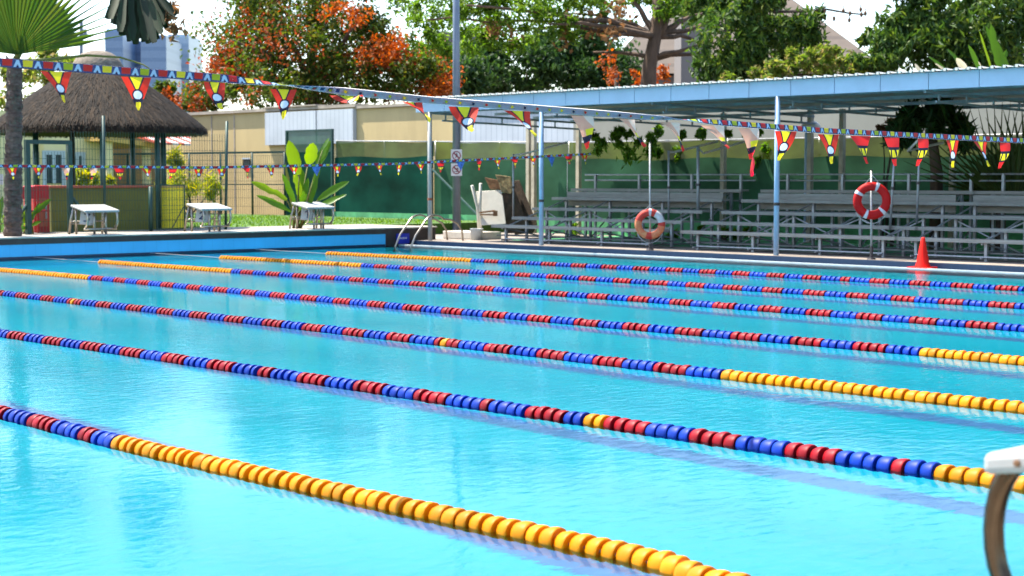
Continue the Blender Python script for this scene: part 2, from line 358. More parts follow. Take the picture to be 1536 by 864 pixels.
# ------------------------------------------------------------------ pool
PX0, PX1, PY0, PY1, DEP = 1.75, 22.7, 1.55, 28.0, -.80
DZ, DZ2, LAWN = .10, .39, .36
pf, tt, n, l = nodes('pool_floor_tiles'); b = n['Principled BSDF']; b.inputs['Roughness'].default_value = .5
tc = n.new('ShaderNodeTexCoord'); nz = n.new('ShaderNodeTexNoise'); nz.inputs['Scale'].default_value = .5; nz.inputs['Detail'].default_value = 8
l.new(tc.outputs['Object'], nz.inputs['Vector']); cr = n.new('ShaderNodeValToRGB'); cr.color_ramp.elements[0].position = .3; cr.color_ramp.elements[1].position = .7
cr.color_ramp.elements[0].color = (.0,.87,.84,1); cr.color_ramp.elements[1].color = (.0,.94,.90,1)
l.new(nz.outputs['Fac'], cr.inputs[0]); l.new(cr.outputs[0], b.inputs['Base Color'])
mb = MB(); mb.add([(PX0,PY0,DEP),(PX1,PY0,DEP),(PX1,PY1,DEP),(PX0,PY1,DEP)], [(0,1,2,3)])
for a, c in (((PX0,PY0),(PX0,PY1)),((PX0,PY1),(PX1,PY1)),((PX1,PY1),(PX1,PY0)),((PX1,PY0),(PX0,PY0))):
    mb.add([(a[0],a[1],DEP),(c[0],c[1],DEP),(c[0],c[1],-.02),(a[0],a[1],-.02)], [(0,1,2,3)])
pool = struct(mb.build('pool_floor', pf)); pool.cycles.is_caustics_receiver = True
ROPEX = [4.61, 7.01, 9.40, 11.76, 14.28, 16.78, 19.35]
mb = MB()
cs = [PX0+1.2]+[(ROPEX[i]+ROPEX[i+1])/2 for i in range(6)]+[20.9]
for x in cs:
    z = DEP+.004; mb.add([(x-.13,PY0+1.6,z),(x+.13,PY0+1.6,z),(x+.13,PY1-1.6,z),(x-.13,PY1-1.6,z)], [(0,1,2,3)])
    for yy in (PY0+1.6-.25, PY1-1.6): mb.add([(x-.5,yy,z),(x+.5,yy,z),(x+.5,yy+.25,z),(x-.5,yy+.25,z)], [(0,1,2,3)])
    mb.add([(x-.13,PY1-.004,DEP+.25),(x+.13,PY1-.004,DEP+.25),(x+.13,PY1-.004,-.35),(x-.13,PY1-.004,-.35)], [(0,1,2,3)])
ll = struct(mb.build('pool_lane_lines', pm('lane_line_tile', (.17,.50,.82), .5, var=.1))); ll.cycles.is_caustics_receiver = True
# water
wm, tt, n, l = nodes('pool_water'); n.remove(n['Principled BSDF']); g = n.new('ShaderNodeBsdfRefraction'); g.inputs['IOR'].default_value = 1.05; g.inputs['Roughness'].default_value = 0; gl = n.new('ShaderNodeBsdfGlossy'); gl.inputs['Roughness'].default_value = .015
tc = n.new('ShaderNodeTexCoord'); mp = n.new('ShaderNodeMapping'); mp.inputs['Rotation'].default_value = (0,0,R(-20)); mp.inputs['Scale'].default_value = (1.0,1.7,1); l.new(tc.outputs['Object'], mp.inputs[0])
n1 = n.new('ShaderNodeTexNoise'); n1.inputs['Scale'].default_value = 7.5; n1.inputs['Detail'].default_value = 4; n1.inputs['Roughness'].default_value = .55; n1.inputs['Distortion'].default_value = .4
n2 = n.new('ShaderNodeTexNoise'); n2.inputs['Scale'].default_value = .45; n2.inputs['Detail'].default_value = 2
n3 = n.new('ShaderNodeTexNoise'); n3.inputs['Scale'].default_value = .22; n3.inputs['Detail'].default_value = 3
for q in (n1,n2): l.new(mp.outputs[0], q.inputs['Vector'])
l.new(tc.outputs['Object'], n3.inputs['Vector'])
mr = n.new('ShaderNodeMapRange'); mr.inputs[1].default_value = .35; mr.inputs[2].default_value = .65; mr.inputs[3].default_value = .35; mr.inputs[4].default_value = 1.0; l.new(n3.outputs['Fac'], mr.inputs[0])
ml = n.new('ShaderNodeMath'); ml.operation = 'MULTIPLY'; l.new(n1.outputs['Fac'], ml.inputs[0]); l.new(mr.outputs[0], ml.inputs[1])
ad = n.new('ShaderNodeMath'); ad.operation = 'MULTIPLY_ADD'; ad.inputs[1].default_value = 1.6; l.new(n2.outputs['Fac'], ad.inputs[0]); l.new(ml.outputs[0], ad.inputs[2])
bp = n.new('ShaderNodeBump'); bp.inputs['Strength'].default_value = 1; bp.inputs['Distance'].default_value = .0040; l.new(ad.outputs[0], bp.inputs['Height'])
fr = n.new('ShaderNodeFresnel'); fr.inputs[0].default_value = 1.33
fm = n.new('ShaderNodeMath'); fm.operation = 'MULTIPLY'; fm.inputs[1].default_value = .70; l.new(fr.outputs[0], fm.inputs[0])
mx = n.new('ShaderNodeMixShader'); l.new(fm.outputs[0], mx.inputs[0]); l.new(g.outputs[0], mx.inputs[1]); l.new(gl.outputs[0], mx.inputs[2])
for q in (g, gl, fr): l.new(bp.outputs[0], q.inputs['Normal'])
l.new(mx.outputs[0], n['Material Output'].inputs['Surface'])
mb = MB(); mb.add([(PX0,PY0,0),(PX1,PY0,0),(PX1,PY1,0),(PX0,PY1,0)], [(0,1,2,3)])
water = struct(mb.build('water', wm)); water.cycles.is_caustics_caster = True
# far raised end
mb = MB(); mb.box((-14,PY1,-.3),(PX1-.35,PY1+.2,DZ2-.135)); struct(mb.build('pool_end_wall', M['cyanwall']))
mb = MB(); mb.box((-14,PY1-.006,-.02),(PX1-.36,PY1+.01,.035)); struct(mb.build('pool_waterline_tile', M['navy']))
mb = MB(); mb.box((-14,PY1-.012,DZ2-.135),(23.75,PY1+.2,DZ2-.03)); mb.box((PX1-.35,PY1-.008,-.3),(23.75,PY1+.2,DZ2-.133)); struct(mb.build('pool_end_tile_band', M['darktile']))
mb = MB(); mb.box((-14,PY1-.03,DZ2-.03),(23.78,PY1+.42,DZ2+.002)); struct(mb.build('pool_coping', M['coping'], bevel=.008))
mb = MB(); mb.box((-14,PY1+.2,-.2),(23.75,30.6,DZ2-.004)); struct(mb.build('far_deck', M['conc']))
# covered side: gutter, kerb and deck
mb = MB(); mb.box((PX1,-8,-.4),(PX1+.09,PY1,.022)); struct(mb.build('pool_gutter_lip', M['lip']))
mb = MB(); mb.box((PX1+.09,-8,-.4),(23.05,PY1,.004)); mb.box((23.05,-8,-.4),(23.10,PY1,DZ-.004)); struct(mb.build('pool_side_tile', M['navy']))
mb = MB(); mb.box((23.1,-8,-.3),(24.75,PY1+.2,DZ)); mb.box((24.75,26.9,-.3),(29.4,PY1+.2,DZ)); mb.box((23.75,PY1+.2,-.3),(29.4,60,DZ)); struct(mb.build('side_deck', M['deck']))
mb = MB(); mb.box((24.75,-8,-.3),(29.4,26.9,DZ-.004)); struct(mb.build('green_turf', M['palegreen']))
# near and left decks round the camera
mb = MB(); mb.box((-12,-14,-.4),(PX1+.3,PY0-.001,.41)); mb.box((-12,PY0,-.4),(PX0-.001,PY1-.2,.06)); struct(mb.build('near_deck', M['conc']))
mb = MB(); mb.box((-12,PY0-.35,.41),(PX1+.3,PY0+.02,.44)); mb.box((PX0-.35,PY0+.02,.06),(PX0+.02,PY1-.2,.09)); struct(mb.build('near_coping', M['coping']))
# ground sheet with the pool cut out
mb = MB(); G = -.05; B = 1500
mb.add([(-B,-B,G),(B,-B,G),(B,-3,G),(-B,-3,G)], [(0,1,2,3)]); mb.add([(-B,29,G),(B,29,G),(B,B,G),(-B,B,G)], [(0,1,2,3)])
mb.add([(-B,-3,G),(-2,-3,G),(-2,29,G),(-B,29,G)], [(0,1,2,3)]); mb.add([(23.3,-3,G),(B,-3,G),(B,29,G),(23.3,29,G)], [(0,1,2,3)])
struct(mb.build('ground', M['ground']))
mb = MB(); mb.box((-30,30.6,-.04),(28.4,62,LAWN)); struct(mb.build('lawn', M['lawn']))
mb = MB(); N = 9000
bx = RNG.uniform(12,27.5,N); by = RNG.uniform(30.7,40,N)
hh = RNG.uniform(.03,.09,N)
for x, y, h in zip(bx, by, hh):
    a = random.uniform(0,6.28); dx, dy = math.cos(a)*.012, math.sin(a)*.012; lx, ly = random.uniform(-.04,.04), random.uniform(-.04,.04)
    mb.add([(x-dx,y-dy,LAWN),(x+dx,y+dy,LAWN),(x+lx,y+ly,LAWN+h)], [(0,1,2)])
o = struct(mb.build('grass', M['grassblade']), 'stuff'); o['label'] = 'short green grass growing on the lawn behind the far deck'; o['category'] = 'grass'

# ------------------------------------------------------------------ lane ropes
PITCH = .0824
def float_mb(y0=0, x0=0, z0=0, mi=0, mb=None, n=14):
    mb = mb or MB(); p = PITCH/2
    prof = [(.013,-p*.70),(.029,-p*.76),(.046,-p*.90),(.0555,-p*1.02),(.0580,-p*.97),(.0588,-p*.60),(.0565,-p*.05),(.052,p*.40),(.044,p*.85),(.014,p*1.05)]
    mb.lathe((x0,y0,z0), prof, n, mi, axis=1); return mb
FM = {}
for k in 'bry':
    o = float_mb().build('float', M['fl_'+k], None, smooth=True, world=False); FM[k] = o.data; bpy.data.objects.remove(o)
def expand(s):
    out = ''
    for tok in s.split(): out += tok[0]*int(tok[1:])
    return out
def proj_x(x, y):
    a = x*math.cos(YAW)-y*math.sin(YAW); b_ = x*math.sin(YAW)+y*math.cos(YAW); return 768+FOC*a/b_ if b_ > .5 else 9999
REG = 'b4 r4 '
# colour runs listed from the first float after the near yellow section towards the far wall
ROPES = [
 (3.3, onz(178,661,.03).y, 'b3 r2 b4 r4 b4 r4 b4 r4 '+REG*30, 'nearest lane rope, long yellow section reaching bottom edge of photo'),
 (3.3, 4.53, 'b2 r1 b4 r4 b4 r4 b4 r4 y2 b2 r4 b4 r1 b4 r4 b4 r4 b4 r4 b4 r2 b4 r4 '+REG*30, 'second nearest lane rope, mostly blue and red with one pair of yellow floats'),
 (3.3, 7.79, 'b4 r4 b4 r4 b4 r4 b4 r4 b4 r2 y1 r1 '+REG*9+'b4 r2 y1 r1 '+REG*20, 'third nearest lane rope, turning yellow at right with one single yellow float mid length'),
 (3.3, 7.69, REG*40, 'fourth nearest lane rope, yellow only at its far left and extreme right'),
 (3.3, 7.7, 'b2 r4 '+REG*40, 'third farthest lane rope, passing in front of middle starting block'),
 (3.3, 7.7, 'b1 r4 '+REG*40, 'second farthest lane rope, blue and red with yellow end section'),
 (3.3, 7.7, 'b3 r4 b4 r4 b4 r4 b4 r4 b4 r4 '+REG*4+'b4 r2 '+REG*40, 'farthest lane rope, beside the covered stand, long yellow section at ladder end'),
]
DRIFT = [sorted([(p_.y,p_.x) for p_ in (onz(*q_,.03) for q_ in ((0,615),(180,661),(600,755),(933,823),(1000,839),(1060,861)))])+[(28,4.7)],[(4.2,7.03),(6.9,7.01),(10.2,7.01),(14.4,6.98),(28,7.0)],[(5.4,9.36),(7.8,9.35),(11,9.42),(19.5,9.42),(28,9.4)],
 [(6.8,11.76),(7.7,11.79),(14.15,11.68),(21.5,11.85),(24.4,11.82),(28,11.8)],[(8.24,14.32),(12.9,14.45),(21.6,14.28),(25.6,14.2),(28,14.2)],[(9.67,16.78),(14.8,16.9),(21.7,16.78),(25.6,16.63),(28,16.6)],[(11.2,19.41),(17,19.47),(21.6,19.19),(25.6,19.0),(28,19.0)]]
def interp(tab, x):
    for (a, va), (b_, vb) in zip(tab, tab[1:]):
        if a <= x <= b_: return va+(vb-va)*(x-a)/(b_-a)
    return tab[0][1] if x < tab[0][0] else tab[-1][1]
WIRE = pm('cable', (.35,.36,.38), .4, .5)
for ri, (ya, yn, runs, label) in enumerate(ROPES):
    X = ROPEX[ri]; t = thing('lane_rope', label, 'lane rope', (X, PY0, .02), 'floating lane ropes dividing the pool')
    seq = expand(runs); items = []; y = ya; i = 0
    while y < 25.6:
        if y < yn: c = 'y'
        elif y > 21.6: c = 'y'
        else: c = seq[i]; i += 1
        items.append((y, c)); y += PITCH
    mb = MB(); mb.tube([(interp(DRIFT[ri],PY0),PY0+.02,.012)]+[(interp(DRIFT[ri],q_),q_,.012) for q_ in np.arange(3,26,1.)]+[(interp(DRIFT[ri],28),PY1-.02,.02)], .007, 6); mb.build('cable', WIRE, t)
    vis = [q for q in items if proj_x(X, q[0]) < 1570]
    near = set(q[0] for q in vis[:100]); rest = [q for q in items if q[0] not in near]
    ph = random.uniform(0,6); DR = DRIFT[ri]
    def drift(y): return interp(DR, y)-X+.006*math.sin(y*2.1+ph)
    for y, c in items:
        if y in near:
            o = bpy.data.objects.new('float', FM[c]); COL.objects.link(o); o.parent = t
            o.location = (drift(y)+random.uniform(-.003,.003), y-PY0, -.017+random.uniform(-.003,.003)); o.rotation_euler = (random.uniform(-.10,.10), random.uniform(0,6.28), random.uniform(-.13,.13))
    mb = MB()
    for y, c in rest: float_mb(y, X+drift(y)+random.uniform(-.003,.003), .003+random.uniform(-.003,.003), 'bry'.index(c), mb, 10)
    o = mb.build('float_row', [M['fl_b'],M['fl_r'],M['fl_y']], t, smooth=True); o['kind'] = 'stuff'

# ------------------------------------------------------------------ starting blocks
def digit(mb, ch, c, ax, ay, s, th=.0025):
    seg = {'1':[((.1,.5),(.1,-.5)),((.1,.5),(-.2,.25))],'2':[((-.3,.3),(-.1,.5)),((-.1,.5),(.2,.5)),((.2,.5),(.3,.25)),((.3,.25),(-.3,-.45)),((-.3,-.45),(.35,-.45))],
           '3':[((-.3,.45),(.3,.45)),((.3,.45),(0,.08)),((0,.08),(.3,-.15)),((.3,-.15),(.2,-.42)),((.2,-.42),(-.3,-.45))],'4':[((.15,-.5),(.15,.5)),((.15,.5),(-.35,-.15)),((-.35,-.15),(.4,-.15))]}[ch]
    c, ax, ay = Vector(c), Vector(ax), Vector(ay); nn = ax.cross(ay).normalized()
    for a, b_ in seg:
        p = c+ax*a[0]*s+ay*a[1]*s; q = c+ax*b_[0]*s+ay*b_[1]*s; d = (q-p); m_ = (p+q)/2; e = d.normalized()
        mb.obox(m_, d*.5+e*s*.07, e.cross(nn).normalized()*s*.085, nn*th)
M['darkgrip'] = pm('grip_steel_dark_reflection', (.105,.075,.05), .26, 1., var=.25, scale=9)  # dark brown base stands in for dark surroundings mirrored in the steel
def make_block(label, dig, loc, rz=0, grip='steel'):
    t = thing('starting_block', label, 'starting block', (0,0,0), 'starting blocks on the pool decks')
    # local: front (pool side) is -y, deck at z=0
    W, L = .36, .28
    mb = MB(); z0, z1 = .56, .46   # plate slopes down to the pool
    pts = [(-W,L,z0),(W,L,z0),(W,-L,z1),(-W,-L,z1)]; th = .045
    mb.add(pts+[(x,y,z-th) for x,y,z in pts], [(3,2,1,0)[::-1],(4,5,6,7)[::-1],(0,4,5,1)[::-1],(1,5,6,2)[::-1],(2,6,7,3)[::-1],(3,7,4,0)[::-1]])
    mb.build('platform', M['white'], t, world=False, bevel=.014)
    for sx in (-1,1):
        for pts in ([(sx*.31,.24,.51),(sx*.335,.33,.25),(sx*.345,.37,0)], [(sx*.31,.16,.50),(sx*.31,.16,0)], [(sx*.12,-.18,.45),(sx*.12,-.18,0)]):
            mb = MB(); mb.tube(pts, .022, 8); mb.build('leg', M['steel'], t, smooth=True, world=False)
        mb = MB(); q = []
        for k in range(13):
            a = -1.45+2.9*k/12; q.append((sx*.31, -.200-.080*(math.cos(a)-math.cos(1.45))/(1-math.cos(1.45)), .30+.155*math.sin(a)/math.sin(1.45)))
        q = [(sx*.31,-.17,.10)]+q; mb.tube(q, .021, 12); mb.build('hand_grip', M[grip], t, smooth=True, world=False)
    mb = MB(); mb.tube([(-.34,-.19,.105),(.34,-.19,.105)], .02, 8); mb.tube([(-.33,.30,.2),(-.12,-.18,.2)], .015, 6); mb.tube([(.33,.30,.2),(.12,-.18,.2)], .015, 6); mb.tube([(-.34,.3,.24),(.34,.3,.24)], .015, 6)
    mb.build('cross_bar', M['steel'], t, smooth=True, world=False)
    # tilted number board hung under the left side, facing down the pool
    nx = Vector((.80,-.58,-.10)).normalized(); ny = Vector((.18,.10,.97)); ny = (ny-nx*ny.dot(nx)).normalized(); nn = nx.cross(ny)
    c = Vector((-.20,-.05,.315)); mb = MB(); mb.obox(c, nx*.125, ny*.13, nn*.006); nb = mb.build('number_board', M['white'], t, world=False)
    mb = MB(); digit(mb, dig, c+nn*.0075, nx, ny, .15); mb.build('digit', M['navypaint'], nb, world=False)
    t.location = loc; t.rotation_euler = (0,0,rz); return t
b1 = make_block('white starting block numbered 1, beside green banana plant', '1', (20.72, 28.36, DZ2))
b2 = make_block('white starting block in middle of far deck, before the bright grass', '2', (18.18, 28.36, DZ2))
b3 = make_block('white starting block in front of olive bar counter', '3', (15.66, 28.36, DZ2))
b4 = make_block('starting block cut off by left edge of photo, beside palm trunk', '4', (13.10, 28.36, DZ2))
bn = make_block('large blurred starting block corner at bottom right, closest to camera', '1', (3.30, 1.50, .44), math.pi, 'darkgrip')
# bolt on near block edge is modelled with its platform
mb = MB(); mb.lathe((0,0,0), [(0,.006),(.006,.005),(.008,0)], 10, axis=0)
bolt = mb.build('bolt', M['brown'], bn, world=False); bolt.location = (.362,-.20,.45); 

# ------------------------------------------------------------------ bunting
def M2(n, l, op, a, b_=None):
    q = n.new('ShaderNodeMath'); q.operation = op
    for i, v in enumerate((a, b_)):
        if v is None: continue
        if isinstance(v, (int, float)): q.inputs[i].default_value = v
        else: l.new(v, q.inputs[i])
    return q.outputs[0]
def pennmat(name, kind):
    m, t, n, l = nodes(name); b = n['Principled BSDF']; b.inputs['Roughness'].default_value = .7; out = n['Material Output']
    uv = n.new('ShaderNodeUVMap'); uv.uv_map = 'UVMap'; sx = n.new('ShaderNodeSeparateXYZ'); l.new(uv.outputs[0], sx.inputs[0])
    u, v = sx.outputs[0], sx.outputs[1]      # u -1..1 in units of half top width, v 0 top .. 1 tip
    au = M2(n,l,'ABSOLUTE',u)
    cur = None
    def layer(col, mask):
        nonlocal cur
        mx = n.new('ShaderNodeMixRGB'); mx.inputs[2].default_value = (*dk(col),1); l.new(mask, mx.inputs[0])
        if cur is None: mx.inputs[1].default_value = (*dk(RED),1)
        else: l.new(cur, mx.inputs[1])
        cur = mx.outputs[0]
    RED = (.72,.035,.015) if kind != 'B' else (.72,.02,.02); YEL = (.85,.72,.02); NAV = (.012,.012,.035); WHT = (.72,.82,.95)
    lt = lambda a, b_: M2(n,l,'LESS_THAN',a,b_); gt = lambda a, b_: M2(n,l,'GREATER_THAN',a,b_); mul = lambda a, b_: M2(n,l,'MULTIPLY',a,b_); sub = lambda a, b_: M2(n,l,'SUBTRACT',a,b_)
    half = sub(1.0, v)
    if kind == 'D':
        RED = (.78,.40,.27); layer((.80,.62,.50), gt(sub(u, v), .1)); layer(YEL, mul(gt(v,.46), gt(u,-.05))); layer(NAV, gt(v,.66)); layer((.72,.03,.02), gt(v,.84))  # pale peach tones stand in for sun shining through the cloth; rest printed
    elif kind == 'A':
        layer(NAV, lt(au, mul(sub(.52, v), 1.05)))
        layer(YEL, lt(au, mul(sub(.44, v), .95)))
        layer(NAV, gt(v, .66))
        du = mul(au, 1.0); dv = mul(sub(v, .54), 1.9); rr = M2(n,l,'ADD', mul(du,du), mul(dv,dv))
        layer(NAV, lt(rr, .115)); layer(WHT, lt(rr, .060))
        layer(YEL, mul(gt(v, .76), lt(au, .12)))
    else:
        layer(NAV, mul(gt(v,.34), lt(v,.42)))
        layer(NAV, mul(gt(v,.42), lt(v,.76)))
        zz = M2(n,l,'ABSOLUTE', sub(M2(n,l,'FRACT', M2(n,l,'ADD', mul(u,2.4), .5)), .5))
        layer(YEL, mul(mul(gt(v,.44), lt(v,.70)), lt(zz, .30)))
        layer((.75,.03,.03), gt(v,.80))
    nz = n.new('ShaderNodeTexNoise'); nz.inputs['Scale'].default_value = 25
    mm = n.new('ShaderNodeMixRGB'); mm.blend_type = 'MULTIPLY'; mm.inputs[0].default_value = .25; l.new(cur, mm.inputs[1]); l.new(nz.outputs['Fac'], mm.inputs[2])
    l.new(mm.outputs[0], b.inputs['Base Color'])
    tr = n.new('ShaderNodeBsdfTranslucent'); l.new(cur, tr.inputs['Color']); mx = n.new('ShaderNodeMixShader'); mx.inputs[0].default_value = .45
    l.new(b.outputs[0], mx.inputs[1]); l.new(tr.outputs[0], mx.inputs[2]); l.new(mx.outputs[0], out.inputs['Surface'])
    return m
PM = {'A': pennmat('pennant_circle','A'), 'B': pennmat('pennant_zigzag','B'), 'D': pennmat('pennant_sunlit','D')}
PM['C'] = pm('pennant_blue', (.05,.16,.48), .7, var=.5, scale=14)
PM['R'] = leafmat('pennant_plain_red', [(.62,.02,.015),(.66,.03,.02)], .4)
def pennant(kind, wd, ht, curl, twist, skew):
    """triangular cloth hanging from z=0, rippled by the wind; along local x"""
    mb = MB(); nu, nv = 6, 9; uv = []
    for j in range(nv+1):
        v = j/nv
        for i in range(nu+1):
            u = -1+2*i/nu; hw = wd*.5*(1-v)+.003
            a = twist*v; x = u*hw*math.cos(a)+skew*v*ht; y = u*hw*math.sin(a)+curl*ht*v*v+.012*math.sin(3.1*u+5*v)*v
            mb.v.append((x, y, -v*ht*(1-.25*abs(curl)))); uv.append((u*(1-v)*1.0 if kind == 'A' else u*(1-v), v))
    mb.uv = uv
    for j in range(nv):
        for i in range(nu):
            k = j*(nu+1)+i; mb.f.append((k,k+1,k+nu+2,k+nu+1)); mb.m.append(0)
    o = mb.build('pennant', PM[kind], None, smooth=True, world=False); me = o.data; bpy.data.objects.remove(o); return me
PMESH = {}
for kind in 'ABDRC':
    PMESH[kind] = [pennant(kind, .185, .235, c, tw, sk) for c, tw, sk in ((.05,.15,.02),(-.15,.7,.10),(.3,-.5,-.06),(.1,1.2,.14),(-.3,-1.0,-.12),(0,-.2,.05))]
TC = {}
for nme, c in dict(navy=(.012,.018,.07), sky=(.42,.66,.86), lime=(.40,.50,.02), tred=(.60,.03,.02), tyel=(.85,.70,.03), twhite=(.80,.78,.74)).items(): TC[nme] = leafmat('tape_'+nme, [c,c], .75 if nme == 'twhite' else .3)
TL = ['navy','sky','lime','tred','tyel','twhite']
def interp(tab, x):
    for (a, va), (b_, vb) in zip(tab, tab[1:]):
        if a <= x <= b_: return va+(vb-va)*(x-a)/(b_-a)
    return tab[0][1] if x < tab[0][0] else tab[-1][1]
def tape(t, Y, ztab, twtab, x0, x1, hgt, cell):
    mb = MB(); x = x0; i = 0
    def fr(x, s, off):
        a = interp(twtab, x); z = interp(ztab, x); up = Vector((0, -math.sin(a), math.cos(a))); nn = Vector((0, -math.cos(a), -math.sin(a)))
        return Vector((x, Y, z))+up*(s-.5)*hgt+nn*off
    while x < x1:
        xe = x+cell; a, b_, c, d = fr(x,0,0), fr(xe,0,0), fr(xe,1,0), fr(x,1,0)
        mb.add([a,b_,c,d], [(0,1,2,3)], 0)
        mb.add([fr(x,0,-.0015),fr(xe,0,-.0015),fr(xe,1,-.0015),fr(x,1,-.0015)], [(3,2,1,0)], 5)
        if i % 2: mb.add([fr(x+.3*cell,.35,-.0028),fr(xe-.3*cell,.45,-.0028),fr(xe-.35*cell,.75,-.0028),fr(x+.35*cell,.7,-.0028)], [(3,2,1,0)], (4,0,3,2)[(i//2)%4])
        if i % 2 == 0:
            xm = (x+xe)/2; mb.add([fr(x+.1*cell,.12,.0012),fr(xe-.1*cell,.12,.0012),fr(xm+.12*cell,.92,.0012),fr(xm-.12*cell,.92,.0012)], [(0,1,2,3)], 1)
            mb.add([fr(xm-.16*cell,.12,.002),fr(xm+.16*cell,.12,.002),fr(xm,.42,.002)], [(0,1,2)], 0)
        else:
            k = (2,3,4,3)[(i//2) % 4]; mb.add([fr(x+.05*cell,.2,.0012),fr(xe-.05*cell,.2,.0012),fr(xe,.95,.0012),fr(x,.95,.0012)], [(0,1,2,3)], k)
        x = xe; i += 1
    return mb.build('patterned_tape', [TC[k] for k in TL], t)
# near string, 5 m out from the near wall
Y = 6.5
ZT = [(2.2,1.93),(3.17,1.925),(4.21,1.905),(5.46,1.845),(7.27,1.795),(8.81,1.752),(11.24,1.725),(16,1.76),(23.4,2.0)]
TW = [(2,.05),(4.2,.15),(4.55,-1.3),(4.95,-2.75),(6.7,-2.85),(7.2,-2.3),(7.7,-.4),(9,-.08),(24,0)]
t = thing('bunting', 'large bunting string crossing the photo above the pool, close to camera', 'bunting', (2.3,Y,0), 'bunting strings over the pool')
tape(t, Y, ZT, TW, 2.3, 23.2, .037, .046)
nearp = [(85,'A'),(205,'A'),(322,'A'),(425,'A'),(520,'A'),(610,'A'),(695,'A'),(775,'A'),(872,'D'),(940,'D'),(1003,'D'),(1068,'D'),(1122,'D'),(1178,'A'),(1242,'A'),(1290,'B'),(1337,'B'),(1384,'B'),(1428,'A'),(1470,'A'),(1507,'B'),(1544,'A')]
vi = [1,5,4,2,4,3,4,1,2,1,3,1,2,2,0,1,5,2,0,1,2,4]
def hang(t, kind, var, x, Y, ztab, sc, pitchang, yaw=0., drop=.022):
    o = bpy.data.objects.new('pennant', PMESH[kind][var]); COL.objects.link(o); o.parent = t; og = ORG[t.name]
    o.location = (x-og[0], Y-og[1]-.004, interp(ztab, x)-drop-og[2]); o.scale = (sc*1.08,sc,sc*.93); o.rotation_euler = (pitchang, 0, yaw); return o
xs = [ony(p, 200, Y).x for p, k in nearp]
for q, ((p, k), x, va) in enumerate(zip(nearp, xs, vi)):
    wind = -1.25 if p in (520,610) else (-.55 if 400 < p < 1140 else -.12)
    hang(t, k, va, x, Y, ZT, .66 if p < 480 else .88, wind+random.uniform(-.12,.12), random.uniform(-.25,.25))
    if p == 1122: hang(t, 'R', 3, x+.03, Y, [(a, b_-.13) for a, b_ in ZT], .75, -.1, .4)
x = xs[-1]+.5
while x < 23: hang(t, random.choice('AB'), random.randrange(6), x, Y, ZT, 1., random.uniform(-.2,.1)); x += .49
# far string
Y = 23.0
ZF = [(8,1.66),(11.2,1.625),(14.6,1.615),(18.7,1.70),(23.6,1.925)]
t2 = thing('bunting', 'small distant bunting string crossing between the palm trunk and the roof posts', 'bunting', (2.3,Y,0), 'bunting strings over the pool')
tape(t2, Y, ZF, [(2,.05),(30,.05)], 2.3, 23.45, .045, .075)
x = 2.6
while x < 23.4:
    px = proj_x(x, Y); kind = random.choice('AAABA') if px < 450 else random.choice('CABA' if px < 780 else 'BCAB')
    if 60 < px < 160: kind = random.choice('AD')
    hang(t2, kind, random.randrange(6), x, Y, ZF, .80, random.uniform(-.3,.1), random.uniform(-.3,.3)); x += .46+random.uniform(-.03,.03)

# ------------------------------------------------------------------ covered stand
FX, FZ0, FZ1, FY1, FY0, BX = 23.15, 2.865, 3.135, 27.9, 2.0, 28.3
PY_ = [onx(p, 300, FX+.07).y for p in (645, 812, 1165)]; PY_.append(2*PY_[2]-PY_[1])
t = thing('shelter', 'long open shelter with pale blue fascia and corrugated roof over the bleachers', 'shelter', (FX, 15, DZ))
PW = .915; y = FY1; mbf = MB()
while y > FY0:
    mbf.box((FX,y-PW+.012,FZ0),(FX+.03,y,FZ1)); y -= PW
mbf.box((FX,FY1+.001,FZ0),(FX+1.1,FY1+.03,FZ1))
mbf.build('fascia', M['fascia'], t)
mb = MB(); y = FY0   # corrugated sheet, ribs run down the slope, ends stick out over the fascia
prof = []
while y < FY1+.02: prof += [(y,0),(y+.085,0),(y+.115,.034),(y+.165,.034),(y+.195,0)]; y += .21
for (ya, za), (yb, zb) in zip(prof, prof[1:]):
    mb.add([(FX-.10,ya,FZ1+.012+za),(FX-.10,yb,FZ1+.012+zb),(BX,yb,FZ1-.19+za),(BX,ya,FZ1-.19+za*1.0 if False else FZ1-.19+za)], [(0,1,2,3)])
    if za+zb > .05: mb.add([(FX-.10,ya,FZ1+.012+za),(FX-.10,yb,FZ1+.012+zb),(FX-.10,yb,FZ1+.004),(FX-.10,ya,FZ1+.004)], [(3,2,1,0)])
mb.build('roof_sheet', M['roofsheet'], t)
mb = MB(); mb.add([(FX+.03,FY0,FZ1-.02),(FX+.03,FY1,FZ1-.02),(BX,FY1,FZ1-.22),(BX,FY0,FZ1-.22)], [(0,1,2,3)]); mb.build('ceiling', M['roofun'], t)
TY = [PY_[0]-.03,PY_[1]-.01,(PY_[1]+PY_[2])/2,PY_[2]-.01,(PY_[2]+PY_[3])/2,PY_[3]-.01,PY_[3]-3,PY_[3]-6]
for y in TY:
    mb = MB(); a0, a1 = Vector((FX+.08,y,2.84)), Vector((BX-.1,y,2.72)); c0, c1 = a0-Vector((0,0,.15)), a1-Vector((0,0,.15))
    mb.obox((a0+a1)/2, (a1-a0)/2, (0,.022,0), (0,0,.022)); mb.obox((c0+c1)/2+Vector((.2,0,0)), (c1-c0)/2*.95, (0,.02,0), (0,0,.02))
    for k in range(6):
        p = a0.lerp(a1, (k+.5)/6); mb.obox(p-Vector((0,0,.075)), (.014,0,0), (0,.014,0), (0,0,.06))
    mb.build('truss', M['truss'], t)
mb = MB()
for x, z in ((24.2,2.955),(25.4,2.91),(26.6,2.86),(27.8,2.81)): mb.box((x-.025,FY0,z-.06),(x+.025,FY1-.05,z))
mb.build('purlin', M['truss'], t)
